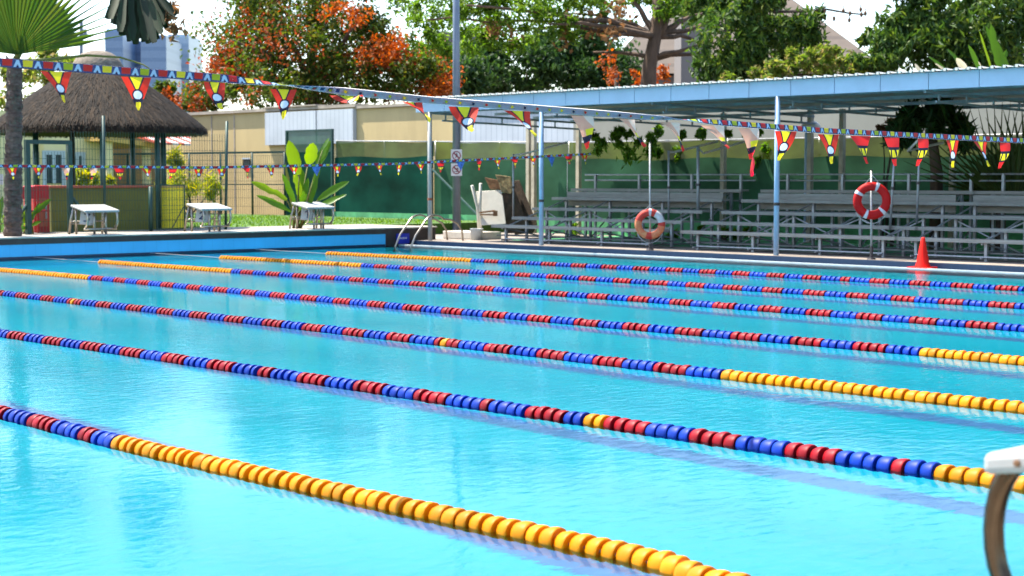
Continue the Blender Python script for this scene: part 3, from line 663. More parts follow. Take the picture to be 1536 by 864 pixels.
for y, m_ in ((PY_[0],'white'),(PY_[1],'postblue'),(PY_[2],'postblue'),(PY_[3],'postblue')):  # colours carry the light: end post sunlit white, others blue skylit shade
    mb = MB(); mb.tube([(FX+.07,y,DZ),(FX+.07,y,FZ1-.04)], .047, 14); ps = mb.build('post', M[m_], t, smooth=True)
    z = .97; mb = MB(); mb.tube([(FX+.07,y,z),(FX+.07,y,z+.05)], .053, 14); mb.build('clamp', M['clamp'] if m_ == 'white' else M['darktile'], ps)
for p in (793,801,868,1085,1215,1263,1429):
    X = 28.25; y = onx(p,250,X).y; mb = MB(); mb.box((X-.05,y-.05,DZ),(X+.05,y+.05,2.86)); mb.build('back_post', M['beigepost'], t)
# bleachers
def make_bleacher(label, loc):
    t = thing('bleacher', label, 'bleacher', (0,0,0), 'aluminium bleachers under the shelter'); L = 2.42
    zs = [.36,.52,.71,.93,1.12]; xsr = [.1,.7,1.3,1.9,2.5]
    for i, (x, z) in enumerate(zip(xsr, zs)):
        mb = MB(); mb.box((x,-L,z-.035),(x+.25,L,z)); mb.box((x,-L,z-.06),(x+.012,L,z-.036)); mb.build('seat', M['alu'], t, world=False)
    for i in range(5):
        x, z = xsr[i]-.02, zs[i]-.22
        if i == 0: x = .0; z = .145
        mb = MB(); mb.box((x+.26,-L,z-.025),(x+.56,L,z)); mb.build('footboard', M['aludark'], t, world=False)
    for i in (3,):
        mb = MB(); x = xsr[i]+.28; mb.box((x,-L+.2,zs[i]-.19),(x+.02,L-.2,zs[i]+.12)); mb.build('riser', M['alu'], t, world=False)
    for z in (1.30,1.42):
        mb = MB(); mb.tube([(2.95,-L,z),(2.95,L,z)], .018, 8); mb.build('guard_rail', M['galv'], t, smooth=True, world=False)
    for y in (-L+.35, -.75, .75, L-.35):
        mb = MB()
        for x, z in zip(xsr, zs): mb.box((x+.09,y-.025,0),(x+.14,y+.025,z-.061))
        mb.box((2.9,y-.025,0),(2.945,y+.025,1.42))
        def bar(a, b_): mb.tube([(a[0],y+.03,a[1]),(b_[0],y+.03,b_[1])], .016, 6)
        bar((.1,.05),(2.9,.05)); bar((.12,.28),(2.6,1.05)); bar((1.4,.05),(2.6,1.0)); bar((.2,.28),(1.4,.08))
        mb.build('support_frame', M['galv'], t, world=False)
    for y0, y1 in ((-L+.35,-.75),(-.75,.75),(.75,L-.35)):
        mb = MB(); mb.tube([(1.42,y0,.06),(1.42,y1,.62)], .014, 6); mb.tube([(1.42,y1,.06),(1.42,y0,.62)], .014, 6); mb.build('cross_brace', M['galv'], t, world=False)
        mb = MB(); mb.tube([(.18,y0,.07),(.18,y1,.07)], .016, 6); mb.build('front_brace', M['galv'], t, world=False)

    t.location = loc; return t
BXX = 23.75
ya, yb = onx(720,350,BXX).y, onx(1000,350,BXX).y
blA = make_bleacher('aluminium bleacher farthest from camera, beside the brown junk pile', (BXX,(ya+yb)/2,DZ))
ya, yb = onx(1035,350,BXX).y, onx(1316,350,BXX).y
copy_thing(blA, (BXX,(ya+yb)/2,DZ), 'aluminium bleacher in the middle, behind the blue roof post')
y0 = onx(1337,350,BXX).y
copy_thing(blA, (BXX,y0-2.42,DZ), 'aluminium bleacher cut off at right edge, behind the orange cone')
# slim canopy poles standing among the bleachers
def slim(label, px, pbot, ptop, X, arm=None, lean=0, r=.021, mat='galv'):
    a = onx(px+lean, pbot, X); b_ = onx(px, ptop, X); a.z = max(a.z, DZ); t = thing('canopy_pole', label, 'pole', a, 'slim metal poles standing among the bleachers')
    mb = MB(); mb.tube([a, b_], r, 8); p = mb.build('pole', M[mat], t, smooth=True)
    mb = MB(); q = a.lerp(b_, .45); mb.tube([q, q+(b_-a).normalized()*.05], r*1.7, 8); mb.build('collar', M['darktile'], t)
    if arm:
        c, d = onx(arm[0],arm[1],X+.25), onx(arm[2],arm[3],X+.9); mb = MB(); mb.tube([b_-Vector((0,0,.03)), c, d], .022, 8); mb.build('arm', M['plaswhite'], t, smooth=True)
    return t
slim('slim pale pole with raised arm beside the brown junk pile', 770, 325, 231, 24.6, (785,231,852,213))
slim('slim pale pole just right of the worn life ring', 1003, 330, 226, 25.0, (1012,228,1077,212))
slim('thicker pale pole with a raised arm at right end of farthest bleacher', 1047, 328, 219, 25.2, (1055,230,1125,210), r=.032)
slim('leaning slim pole just right of the red life ring', 1343, 345, 210, 24.4, None, -8)
slim('slim pole with raised arm standing above the cone', 1380, 335, 205, 24.6, (1362,226,1415,214), -5)

# ------------------------------------------------------------------ life rings on poles
def life_ring(label, c, Rm, rm, mats, bandfun, wid, segs=None):
    t = thing('life_ring', label, 'life ring', c, 'life rings hung on poles')
    mb = MB(); n, k = 40, 14
    for i in range(n):
        a = 2*math.pi*i/n
        for j in range(k):
            b_ = 2*math.pi*j/k; r = Rm+rm*math.cos(b_)*1.0; mb.v.append((c[0]+rm*.75*math.sin(b_)*DN[0]+r*math.sin(a)*DT[0], c[1]+rm*.75*math.sin(b_)*DN[1]+r*math.sin(a)*DT[1], c[2]+r*math.cos(a)))
    for i in range(n):
        for j in range(k): mb.f.append((i*k+j,((i+1)%n)*k+j,((i+1)%n)*k+(j+1)%k,i*k+(j+1)%k)); mb.m.append(0 if not segs else next((s_ for a_, s_ in segs if 2*math.pi*i/n < a_), 0))
    rg = mb.build('ring', mats[0], t, smooth=True)
    for a0 in bandfun:
        mb = MB(); k2 = 14; m_ = 3
        for i in range(m_+1):
            a = a0-.10+.20*i/m_
            for j in range(k2):
                b_ = 2*math.pi*j/k2; r = Rm+(rm+.004)*math.cos(b_); q = (rm*.75+.004)*math.sin(b_)
                mb.v.append((c[0]+q*DN[0]+r*math.sin(a)*DT[0], c[1]+q*DN[1]+r*math.sin(a)*DT[1], c[2]+r*math.cos(a)))
        for i in range(m_):
            for j in range(k2): mb.f.append((i*k2+j,(i+1)*k2+j,(i+1)*k2+(j+1)%k2,i*k2+(j+1)%k2)); mb.m.append(0)
        mb.build('band', mats[1], t, smooth=True)
    mb = MB()
    for s in (-1,1): mb.tube([c+Vector((DT[0]*s*Rm*.75,DT[1]*s*Rm*.75,Rm*.85)), c+Vector((0,0,wid))+DN*.04], .005, 5)
    q = [c+DT*((Rm+rm+.01)*math.sin(2.2+1.9*i/8))+Vector((0,0,(Rm+rm+.02+.05*math.sin(math.pi*i/8))*math.cos(2.2+1.9*i/8))) for i in range(9)]
    mb.tube(q, .006, 5); mb.build('cord', M['rope'], t)
    return t
DN = Vector((-.75,-.66,0)).normalized(); DT = Vector((.66,-.75,0)).normalized()
RX = 22.98+.25
def ringset(px, py, rpx, pbase, ptop, label, plabel, mats, bands, wid, segs=None):
    b_ = onx(px, pbase, RX); b_.z = DZ; top = onx(px, ptop, RX)
    tp = thing('ring_stand', plabel, 'pole', b_, 'poles carrying the life rings')
    mb = MB(); mb.tube([b_, top], .018, 8); mb.build('pole', M['galv'], tp, smooth=True)
    mb = MB(); mb.lathe(tuple(b_), [(.0,.03),(.06,.028),(.075,0)], 14); mb.tube([b_, b_+Vector((0,0,.22))], .028, 8); mb.build('base_socket', M['darktile'], tp)
    mb = MB(); mb.tube([top-Vector((0,0,.02)), top-Vector((0,0,.02))+DN*.07, top+Vector((0,0,.03))+DN*.075], .01, 6); mb.build('hook', M['darktile'], tp)
    c = onx(px, py, RX)+DN*.085; k = (c-Vector((0,0,CAM_H))).length/FOC
    life_ring(label, c, rpx*k*.78, rpx*k*.235, mats, bands, wid, segs)
ringset(975, 336, 22.5, 375, 214, 'faded orange and white life ring, patchy and worn', 'tall thin pole holding the faded life ring', [[M['ringworn'],M['ringwhite'],M['ringorange']],M['ringband']], (.02,), .36, [(.35,0),(1.35,1),(1.65,0),(2.9,2),(3.4,0),(4.9,2),(7,0)])
ringset(1307, 301, 27, 391, 256, 'bright red life ring with four pale bands', 'thin pole holding the bright red life ring', [M['ringred'],M['ringband']], (.33,-1.05,2.35,-2.75), .42)

# ------------------------------------------------------------------ cone, ladder, signs, light pole
c = onz(1384,405,.03); c.x = PX1+.20; c.y = onx(1384,405,c.x).y; c.z = .005
t = thing('traffic_cone', 'bright orange traffic cone on the pool edge before the right bleacher', 'traffic cone', c)
mb = MB(); prof = [(.125,.025),(.118,.05),(.10,.10),(.058,.33),(.030,.485),(.024,.50),(.0,.505)]; mb.lathe(tuple(c), prof, 24); mb.build('cone_body', M['orange'], t, smooth=True)
mb = MB(); mb.box((c.x-.18,c.y-.18,c.z),(c.x+.18,c.y+.18,c.z+.03)); mb.build('base', M['orange'], t, bevel=.012)
t = thing('pool_ladder', 'curved steel pool ladder at the far corner of the pool', 'ladder', (22.5,27.3,DZ))
for y in (27.62,27.10):
    mb = MB(); q = [(22.30,y,-.9),(22.30,y,-.02),(22.45,y,.25)]
    for k in range(7):
        a = math.pi*(.82-.62*k/6); q.append((22.98+.30*math.cos(a)*1.0, y, .44+.22*math.sin(a)))
    q += [(23.42,y,.56),(23.62,y,.47),(23.74,y,.32),(23.77,y,DZ)]
    mb.tube(q, .021, 10); mb.build('rail', M['steel'], t, smooth=True)
mb = MB()
for z in (-.25,-.5,-.75): mb.box((22.24,27.10,z-.02),(22.36,27.62,z))
mb.build('tread', M['steel'], t)
a, b_ = onx(595,350,22.6), onx(613,366,22.6)
t = thing('depth_sign', 'small blue sign plate fixed low on the dark tile behind the ladder', 'sign', (22.52,PY1-.02,.1))
a = ony(595,350.5,PY1-.03); b_ = ony(613.5,365,PY1-.03)
mb = MB(); mb.box((a.x,PY1-.045,b_.z),(b_.x,PY1-.016,a.z)); mb.build('plate', M['signblue'], t)
mb = MB(); wx = (b_.x-a.x)
for k, hgt in enumerate((.035,.03,.04,.03,.035)):
    x = a.x+wx*(.2+.125*k); z = (a.z+b_.z)/2+.01; mb.box((x,PY1-.048,z-hgt/2),(x+wx*.075,PY1-.044,z+hgt/2))
mb.build('lettering', M['sign'], t)
# grey lamp pole
X = 24.9; pb = onx(685,350,X); pb.z = .2
lp = thing('lamp_post', 'tall slate grey lamp post rising out of frame behind the shelter end', 'lamp post', (pb.x+1.6,pb.y+1.7,.1))
P0 = Vector((pb.x+1.6, onx(685,350,pb.x+1.6).y, .1))
kk = (P0-Vector((0,0,CAM_H))).length/FOC
mb = MB(); mb.tube([P0, P0+Vector((0,0,9.0))], [6.4*kk, 4.2*kk], 16); mb.build('pole', M['polegrey'], lp, smooth=True)
mb = MB(); mb.tube([P0, P0+Vector((0,0,.05))], 9*kk, 12); mb.build('base_plate', M['polegrey'], lp)
mb = MB(); mb.tube([P0+Vector((0,0,8.9)), P0+Vector((-.6,-.6,9.3)), P0+Vector((-1.1,-1.1,9.35))], .05, 8); mb.obox(P0+Vector((-1.35,-1.35,9.35)), (.25,.25,0), (.09,-.09,0), (0,0,.05)); mb.build('lamp_head', M['polegrey'], lp)
def nosign(label, py, glyph):
    n_ = -FWD; c = atd(685,py,P0.dot(FWD))+n_*(6.5*kk+.012); s = 8.2*kk
    t = thing('prohibition_sign', label, 'sign', c, 'square prohibition signs on the lamp post')
    def P(a, b_, d=0): return c+RGT*a*s+UP*b_*s*1.13+n_*d
    mb = MB(); mb.obox(c, RGT*s, UP*s*1.13, n_*.004); mb.build('plate', M['sign'], t)
    mb = MB(); N = 28
    for i in range(N):
        a0, a1 = 2*math.pi*i/N, 2*math.pi*(i+1)/N
        mb.add([P(.80*math.cos(a0),.74*math.sin(a0),.0062),P(.80*math.cos(a1),.74*math.sin(a1),.0062),P(.62*math.cos(a1),.57*math.sin(a1),.0062),P(.62*math.cos(a0),.57*math.sin(a0),.0062)], [(0,1,2,3)])
    e = .085; mb.add([P(-.5-e,.45-e,.0076),P(-.5+e,.45+e,.0076),P(.5+e,-.45+e,.0076),P(.5-e,-.45-e,.0076)], [(0,1,2,3)]); mb.build('red_circle', M['signred'], t)
    mb = MB()
    for a, b_, w_ in glyph:
        d = (Vector(b_)-Vector(a)); e = Vector((-d.y,d.x)).normalized()*w_
        mb.add([P(a[0]-e.x,a[1]-e.y,.0052),P(a[0]+e.x,a[1]+e.y,.0052),P(b_[0]+e.x,b_[1]+e.y,.0052),P(b_[0]-e.x,b_[1]-e.y,.0052)], [(0,1,2,3)])
    mb.build('pictogram', M['signblack'], t)
nosign('upper square sign on the lamp post, running figure in a red circle', 233.5, [((.05,.42),(.05,.25),.11),((.05,.22),(-.05,-.1),.11),((-.05,-.1),(.25,-.3),.06),((-.05,-.1),(-.25,-.4),.06),((.0,.15),(.28,.05),.05),((.0,.15),(-.25,.05),.05)])
nosign('lower square sign on the lamp post, diving figure in a red circle', 254.5, [((.3,.3),(.2,.2),.10),((.2,.18),(-.1,.05),.09),((-.1,.05),(-.4,.15),.06),((.2,.2),(.35,-.05),.05),((-.45,-.3),(.45,-.3),.05)])
# concrete ledge, pale bucket and junk by the end of the stand
a, b_ = onx(664,361,24.3), onx(722,361,24.3)
mb = MB(); mb.box((24.3,b_.y,DZ),(24.9,a.y,DZ+.17)); tag(mb.build('concrete_ledge', M['coping'], bevel=.02), 'low beige concrete ledge at the foot of the lamp post', 'ledge')
mb = MB(); c = onx(715,360,24.2); c.z = DZ; mb.lathe(tuple(c), [(.0,.01),(.10,.012),(.12,0),(.14,.24),(.15,.25),(.13,.245),(.11,.03),(0,.03)], 18); tag(mb.build('bucket', M['lip'], smooth=True), 'small pale bucket at the end of the concrete ledge', 'bucket')
# upright white plastic lounger
D = 37.3
t = thing('plastic_lounger', 'worn white plastic lounger tipped upright beside the junk pile', 'lounger', atd(733,352,D))
def q3(px,py,d): return atd(px,py,D+d)
mb = MB(); f = [q3(714,287,.1),q3(753,285,.1),q3(759,336,-.25),q3(722,338,-.25)]; mb.add(f+[p+FWD*.05 for p in f], [(3,2,1,0),(4,5,6,7),(0,1,5,4),(1,2,6,5),(2,3,7,6),(3,0,4,7)]); mb.build('backrest', M['plaswhite'], t, bevel=.01)
for pts in ([(708,278),(716,310),(719,352)], [(721,275),(720,310),(721,352)]):
    mb = MB(); mb.tube([q3(x,y,-.3+.1*i) for i,(x,y) in enumerate(pts)], .035, 8); mb.build('leg', M['plaswhite'], t, smooth=True)
mb = MB(); mb.tube([q3(719,319,-.32),q3(742,316,-.34),q3(745,318,-.2)], .02, 6); mb.tube([q3(720,322,-.32),q3(742,322,-.34)], .018, 6); mb.obox(q3(743,320,-.33), RGT*.05, UP*.06, FWD*.03); mb.build('armrest', M['brown'], t)
# junk pile: folded mats and boards leaning on each other
def slab(name, label, cat, pts, th, mat, grp=None, d=0.):
    f = [atd(x,y,D+d+dd) for x,y,dd in pts]; n_ = len(f); mb = MB()
    mb.add(f+[p+FWD*th for p in f], [tuple(range(n_))[::-1], tuple(range(n_,2*n_))]+[(i,(i+1)%n_,(i+1)%n_+n_,i+n_) for i in range(n_)])
    o = mb.build(name, M[mat], bevel=.012); return tag(o, label, cat, grp)
slab('wooden_board', 'dark brown board leaning to the right behind the white lounger', 'board', [(765,272,.5),(779,270,.5),(806,336,.1),(800,350,0),(772,352,0)], .12, 'browndark')
slab('cardboard_box', 'open brown cardboard piece sticking out at left of the junk pile', 'cardboard', [(727,266,.2),(748,270,.1),(752,285,.1),(735,284,.2)], .18, 'brown')
slab('woven_mat', 'tan woven mat folded over the top of the junk pile', 'mat', [(743,262,.0),(766,265,.1),(771,283,.0),(766,291,-.1),(752,288,-.1),(748,274,-.05)], .25, 'straww', d=.1)
slab('rolled_tarp', 'dark folded tarp slumped under the woven mat', 'tarp', [(752,290,-.05),(772,286,.0),(790,330,-.15),(780,350,-.2),(760,350,-.2)], .2, 'browndark', d=.1)

# ------------------------------------------------------------------ netting fences behind the stand
NX = 28.6
def netfence(label, ya, yb, ztop_a, ztop_b, matU, matL, zmid, low=True, sag=.03):
    t = thing('netting_fence', label, 'fence', (NX,(ya+yb)/2,DZ), 'green netting fences behind the stand')
    n_ = max(8,int(abs(yb-ya)*5)); mU, mL, mB = MB(), MB(), MB()
    for i in range(n_+1):
        s = i/n_; y = ya+(yb-ya)*s; z = ztop_a+(ztop_b-ztop_a)*s-sag*abs(math.sin(s*n_/5*math.pi/2.2)); wv = .010*math.sin(i*1.1)+.008*math.sin(i*2.7)
        zm = zmid+.03*math.sin(i*.35)
        mU.v += [(NX+.025+wv*.4,y,zm-.02),(NX+.025+wv*.4,y,z)]; mL.v += [(NX-.02+wv,y,DZ+.02),(NX-.02+wv*.6,y,zm)]; mB.v += [(NX-.05+wv,y,DZ),(NX-.05+wv,y,DZ+.40)]
        if i:
            k = 2*i
            for m_ in (mU,mL,mB): m_.f.append((k-2,k,k+1,k-1)); m_.m.append(0)
    mU.build('upper_net', matU, t, smooth=True); mL.build('lower_net', matL, t, smooth=True)
    if low: mB.build('skirt', M['palegreen'], t, smooth=True)
    k = max(1, round(abs(yb-ya)/2.6))
    for i in range(k+1):
        y = ya+(yb-ya)*i/k; zt = ztop_a+(ztop_b-ztop_a)*i/k; mb = MB(); mb.tube([(NX+.06,y,0),(NX+.06,y,zt+.02)], .025, 8); mb.build('fence_post', M['galv'], t, smooth=True)
    mb = MB(); mb.tube([(NX+.06,ya,ztop_a),(NX+.06,yb,ztop_b)], .018, 6); mb.build('top_rail', M['galv'], t, smooth=True)
    return t
yc = lambda px: onx(px,250,NX).y
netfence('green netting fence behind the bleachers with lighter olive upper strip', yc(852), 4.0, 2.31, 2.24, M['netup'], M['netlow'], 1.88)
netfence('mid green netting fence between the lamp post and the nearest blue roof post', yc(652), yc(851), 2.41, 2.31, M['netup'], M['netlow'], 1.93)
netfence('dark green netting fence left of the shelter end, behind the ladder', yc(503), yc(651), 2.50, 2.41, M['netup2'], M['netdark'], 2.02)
# taller dark screen panel and brace
t = thing('screen_panel', 'tall dark green screen panel standing behind the banana plant', 'screen', (NX,yc(468),DZ))
mb = MB(); ya, yb = yc(433), yc(501); z1 = onx(468,196,NX).z; mb.add([(NX-.06,ya,.2),(NX-.06,yb,.2),(NX-.06,yb,z1),(NX-.06,ya,z1)], [(0,1,2,3)]); mb.build('screen', M['netpanel'], t)
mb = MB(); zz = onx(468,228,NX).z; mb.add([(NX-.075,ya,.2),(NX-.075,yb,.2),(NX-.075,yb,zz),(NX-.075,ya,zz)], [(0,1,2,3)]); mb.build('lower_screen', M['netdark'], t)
mb = MB()
for y in (ya,yb): mb.box((NX-.09,y-.035,0),(NX-.02,y+.035,z1+.03))
mb.box((NX-.085,yb+.035,z1-.02),(NX-.025,ya-.035,z1+.028)); mb.build('frame', M['fencegreen'], t)
t = thing('fence_brace', 'dark green post with a diagonal brace at the shelter end', 'fence post', (NX-.2,yc(653),DZ))
mb = MB(); y = yc(653); mb.box((NX-.24,y-.06,0),(NX-.12,y+.06,2.42)); mb.build('post', M['fencegreen'], t)
mb = MB(); mb.tube([(NX-.2,y,1.75),onx(716,322,NX-.35)], .03, 6); mb.build('brace', M['fencegreen'], t)
# dome lamp on a short stem over the fence
c = onx(1216,190,NX-.3); t = thing('dome_lamp', 'white dome shaped lamp on a short stem above the fence', 'lamp', (c.x,c.y,DZ))
mb = MB(); mb.lathe((c.x,c.y,c.z-.03), [(.20,0),(.205,.03),(.18,.09),(.11,.135),(0,.15)], 20); mb.build('dome', M['lampwhite'], t, smooth=True)
mb = MB(); mb.tube([(c.x-.02,c.y+.1,DZ),(c.x-.02,c.y+.1,c.z-.01)], .03, 8); mb.build('stem', M['postblue'], t)

# ------------------------------------------------------------------ boundary building
WX = 31.5; wy = lambda px: onx(px,220,WX).y
t = thing('boundary_building', 'long low yellow and white building behind the netting fence', 'building', (WX,40,0))
ZT2 = 3.62
def wallseg(ya, yb, mat, name='wall', x=WX, z0=-.05, z1=ZT2):
    mb = MB(); mb.box((x,min(ya,yb),z0),(x+4,max(ya,yb),z1)); return mb.build(name, M[mat], t)
wallseg(70, wy(402), 'yellowwall'); wallseg(wy(402)-.001, wy(537), 'yellowwall', z1=ZT2-.01); wallseg(wy(537)-.001, wy(690), 'yellowwall', z1=ZT2-.06); wallseg(wy(690)-.001, wy(860), 'cladding', 'clad_wall', x=WX+.03, z1=ZT2-.1); wallseg(wy(860)-.001, 0, 'beigewall', 'pale_wall', z1=ZT2-.1)
for p0, p1 in ((403,479),(481,535)):
    mb = MB(); mb.box((WX-.14,wy(p1),onx(440,217,WX).z),(WX-.002,wy(p0),ZT2-.05)); mb.build('cladding_panel', M['cladding'], t)
mb = MB(); mb.box((WX-.10,wy(537),ZT2),(WX+4.05,70,ZT2+.10)); mb.box((WX-.16,wy(480),ZT2+.101),(WX+.5,wy(402),ZT2+.14)); mb.box((WX-.08,0,ZT2-.05),(WX+4.05,wy(537)-.001,ZT2+.03)); mb.build('parapet', M['parapet'], t)
a, b_ = onx(366,239,WX), onx(376,249,WX); mb = MB(); mb.box((WX-.05,b_.y,b_.z),(WX-.002,a.y,a.z)); wn = mb.build('window', M['window'], t)
mb = MB(); mb.box((WX-.06,b_.y-.04,b_.z-.05),(WX-.051,a.y+.04,b_.z)); mb.box((WX-.06,b_.y-.04,a.z),(WX-.051,a.y+.04,a.z+.05)); mb.build('frame', M['winframe'], wn)
for p in (318,352): 
    y = wy(p); mb = MB(); mb.box((WX-.012,y-.03,.2),(WX-.002,y+.03,ZT2-.05)); mb.build('wall_joint', M['parapet'], t)

# ------------------------------------------------------------------ clubhouse on the left
HY = 46.; hx = lambda px: ony(px,240,HY).x
t = thing('clubhouse', 'cream clubhouse with a veranda half hidden behind the thatched hut', 'building', (hx(120),HY,LAWN-.1))
mb = MB(); mb.box((hx(-140),HY,.1),(hx(160),HY+6,3.4)); mb.build('wall', M['creamwall'], t)
mb = MB(); mb.box((hx(60),HY-.25,.1),(hx(154),HY-.004,3.3)); mb.build('front_bay', M['creamwall'], t)
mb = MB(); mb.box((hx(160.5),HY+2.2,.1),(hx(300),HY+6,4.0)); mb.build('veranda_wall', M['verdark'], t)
for px0, px1, y0, y1 in ((68,92,232,275),(108,122,234,275)):
    a, b_ = ony(px0,y0,HY-.26), ony(px1,y1,HY-.26); mb = MB(); mb.box((a.x,HY-.29,b_.z),(b_.x,HY-.252,a.z)); wn = mb.build('window', M['window'], t)
    mb = MB(); e = .12
    mb.box((a.x-e,HY-.32,b_.z-e),(a.x,HY-.291,a.z+e)); mb.box((b_.x,HY-.32,b_.z-e),(b_.x+e,HY-.291,a.z+e)); mb.box((a.x,HY-.32,a.z),(b_.x,HY-.291,a.z+e)); mb.box(((a.x+b_.x)/2-.05,HY-.32,b_.z),((a.x+b_.x)/2+.05,HY-.291,a.z)); mb.build('frame', M['winframe'], wn)
a, b_ = ony(155,203,HY-1.5), ony(283,226,HY-1.5)
mb = MB(); f = [ony(158,203,HY-1.5),ony(236,216,HY-1.5),ony(236,222,HY-1.5),ony(158,211,HY-1.5)]; mb.add(f+[p+Vector((0,3.5,0)) for p in f], [(3,2,1,0),(4,5,6,7),(0,1,5,4),(1,2,6,5),(2,3,7,6),(3,0,4,7)]); mb.build('veranda_beam', M['veranda'], t)
for p in (163,220):
    c = ony(p,270,HY-1.2); mb = MB(); mb.box((c.x-.1,c.y-.1,.3),(c.x+.1,c.y+.1,ony(p,212,HY-1.2).z)); mb.build('veranda_post', M['creamwall'], t)
f = [ony(196,200,HY-.8),ony(286,203,HY-.8),ony(286,215.5,HY-2.2),ony(236,213.5,HY-2.2)]
mb = MB(); mb.add(f+[p-Vector((0,0,.06)) for p in f], [(0,1,2,3)[::-1],(4,5,6,7),(0,1,5,4),(1,2,6,5),(2,3,7,6),(3,0,4,7)]); mb.build('awning', M['awn'], t)

# ------------------------------------------------------------------ thatched hut and bar
HC = Vector((18.05,32.2,LAWN)); k = mpp(HC.dot(FWD))
hub = atd(148,195,HC.dot(FWD)); HC.x, HC.y = hub.x, hub.y
t = thing('thatched_hut', 'round open hut with a grey thatched roof behind the starting blocks', 'hut', HC)
ze = hub.z; RH = 160*k; za = atd(148,84,HC.dot(FWD)).z; mb = MB()
def zroof(r): s = r/RH; return za-(za-ze)*(s**1.0*.78+.22*s*s)
prof = [(RH*.96,ze-.10),(RH,ze-.06)]+[(RH*s, zroof(RH*s)) for s in (.97,.85,.7,.55,.4,.3,.2,.1,.01)]
mb.lathe((HC.x,HC.y,0), [(.01,za-.35),(RH*.5,(za+ze)/2-.3)]+prof, 48); mb.build('thatch_roof', M['thatch'], t, smooth=True)
mb = MB()
for i in range(15000):
    a = random.uniform(0,2*math.pi); r = RH*math.sqrt(random.uniform(.02,1.02)); L = random.uniform(.18,.42); r2 = r+L*.8
    w_ = random.uniform(.006,.013); ta = Vector((-math.sin(a),math.cos(a),0)); o_ = Vector((math.cos(a),math.sin(a),0))
    p = Vector((HC.x,HC.y,zroof(min(r,RH))+.025))+o_*r; q = Vector((HC.x,HC.y,zroof(min(r2,RH))-max(0,min(r2-RH,.12))*1.2+random.uniform(.01,.045)))+o_*min(r2,RH+.02)+ta*random.uniform(-.06,.06)
    mb.add([p-ta*w_,p+ta*w_,q+ta*w_*.4,q-ta*w_*.4], [(0,1,2,3)])
mb.build('straw', M['straw'], t)
mb = MB(); mb.lathe((HC.x,HC.y,0), [(38*k,zroof(38*k)+.02),(38*k,zroof(38*k)+.09),(30*k,za-.02),(20*k,za+.07),(10*k,za+.11),(.01,za+.12)], 32); mb.build('roof_cap', M['thatchcap'], t, smooth=True)
for px, dy in ((55,-.6),(237,-1.2),(246,.3),(110,1.6),(200,1.7),(155,-1.9)):
    D2 = HC.dot(FWD)+dy; p = atd(px,300,D2); mb = MB(); mb.tube([(p.x,p.y,LAWN-.01),(p.x,p.y,ze+.25)], .06, 8); mb.build('post', M['fencegreen'] if px != 110 else M['barkdark'], t, smooth=True)
BY = 30.3; a, b_ = ony(76,277,BY), ony(233,277,BY); zt = 1.30
t = thing('bar_counter', 'olive bar counter with red top edge and bright yellow rounded end', 'bar counter', (a.x,BY,LAWN))
mb = MB(); mb.box((a.x,BY,LAWN-.02),(b_.x,BY+.5,zt-.05)); mb.build('front_panel', M['barolive'], t)
mb = MB(); mb.box((a.x-.05,BY-.06,zt-.05),(b_.x-.12,BY+.62,zt)); mb.build('counter_top', M['barred'], t, bevel=.01)
rc = 25*mpp(b_.dot(FWD)); cx_ = ony(253,300,BY+.35); 
mb = MB(); mb.lathe((cx_.x,BY+.35,0), [(rc,LAWN-.02),(rc,zt-.05)], 32); mb.build('rounded_end', M['baryellow'], t, smooth=True)
mb = MB(); mb.lathe((cx_.x,BY+.35,0), [(.01,zt-.05),(rc+.03,zt-.05),(rc+.03,zt),(.01,zt)], 32); mb.build('end_cap', M['veranda'], t)
a, b_ = ony(50,278,30.0), ony(75,350,30.0)
t = thing('drinks_cooler', 'red drinks cooler standing at the left end of the bar', 'cooler', (a.x,30.0,LAWN))
mb = MB(); mb.box((a.x,29.98,LAWN-.02),(b_.x,30.45,a.z)); mb.build('cabinet', M['red'], t, bevel=.03)
mb = MB(); mb.box((a.x+.06,29.955,LAWN+.15),(b_.x-.06,29.978,a.z-.25)); d_ = mb.build('door', M['barred'], t)
mb = MB(); mb.box((b_.x-.12,29.93,LAWN+.3),(b_.x-.09,29.954,LAWN+.6)); mb.build('handle', M['galv'], d_)
t = thing('red_chair', 'red chair partly hidden behind the palm trunk', 'chair', ony(30,345,29.9))
a = ony(27,279,29.9); 
for dx in (0,.40):
    mb = MB(); mb.tube([(a.x+dx,29.9,LAWN-.02),(a.x+dx,29.9,a.z)], .025, 6); mb.build('leg', M['red'], t)
mb = MB(); mb.box((a.x-.02,29.55,.80),(a.x+.42,29.95,.84)); mb.build('seat', M['red'], t)
mb = MB(); mb.box((a.x,29.9,a.z-.25),(a.x+.4,29.925,a.z-.02)); mb.build('backrest', M['red'], t)
mb = MB(); a, b_ = ony(-6,261,30.2), ony(5,277,30.2)
t = thing('wall_notice', 'small white notice board beside the palm trunk at left edge', 'notice', (a.x,30.2,LAWN)); 
mb.box((a.x,30.2,b_.z),(b_.x,30.22,a.z)); mb.build('board', M['sign'], t); mb = MB(); mb.tube([((a.x+b_.x)/2,30.24,LAWN-.02),((a.x+b_.x)/2,30.24,b_.z)], .02, 6); mb.build('stake', M['fencegreen'], t)

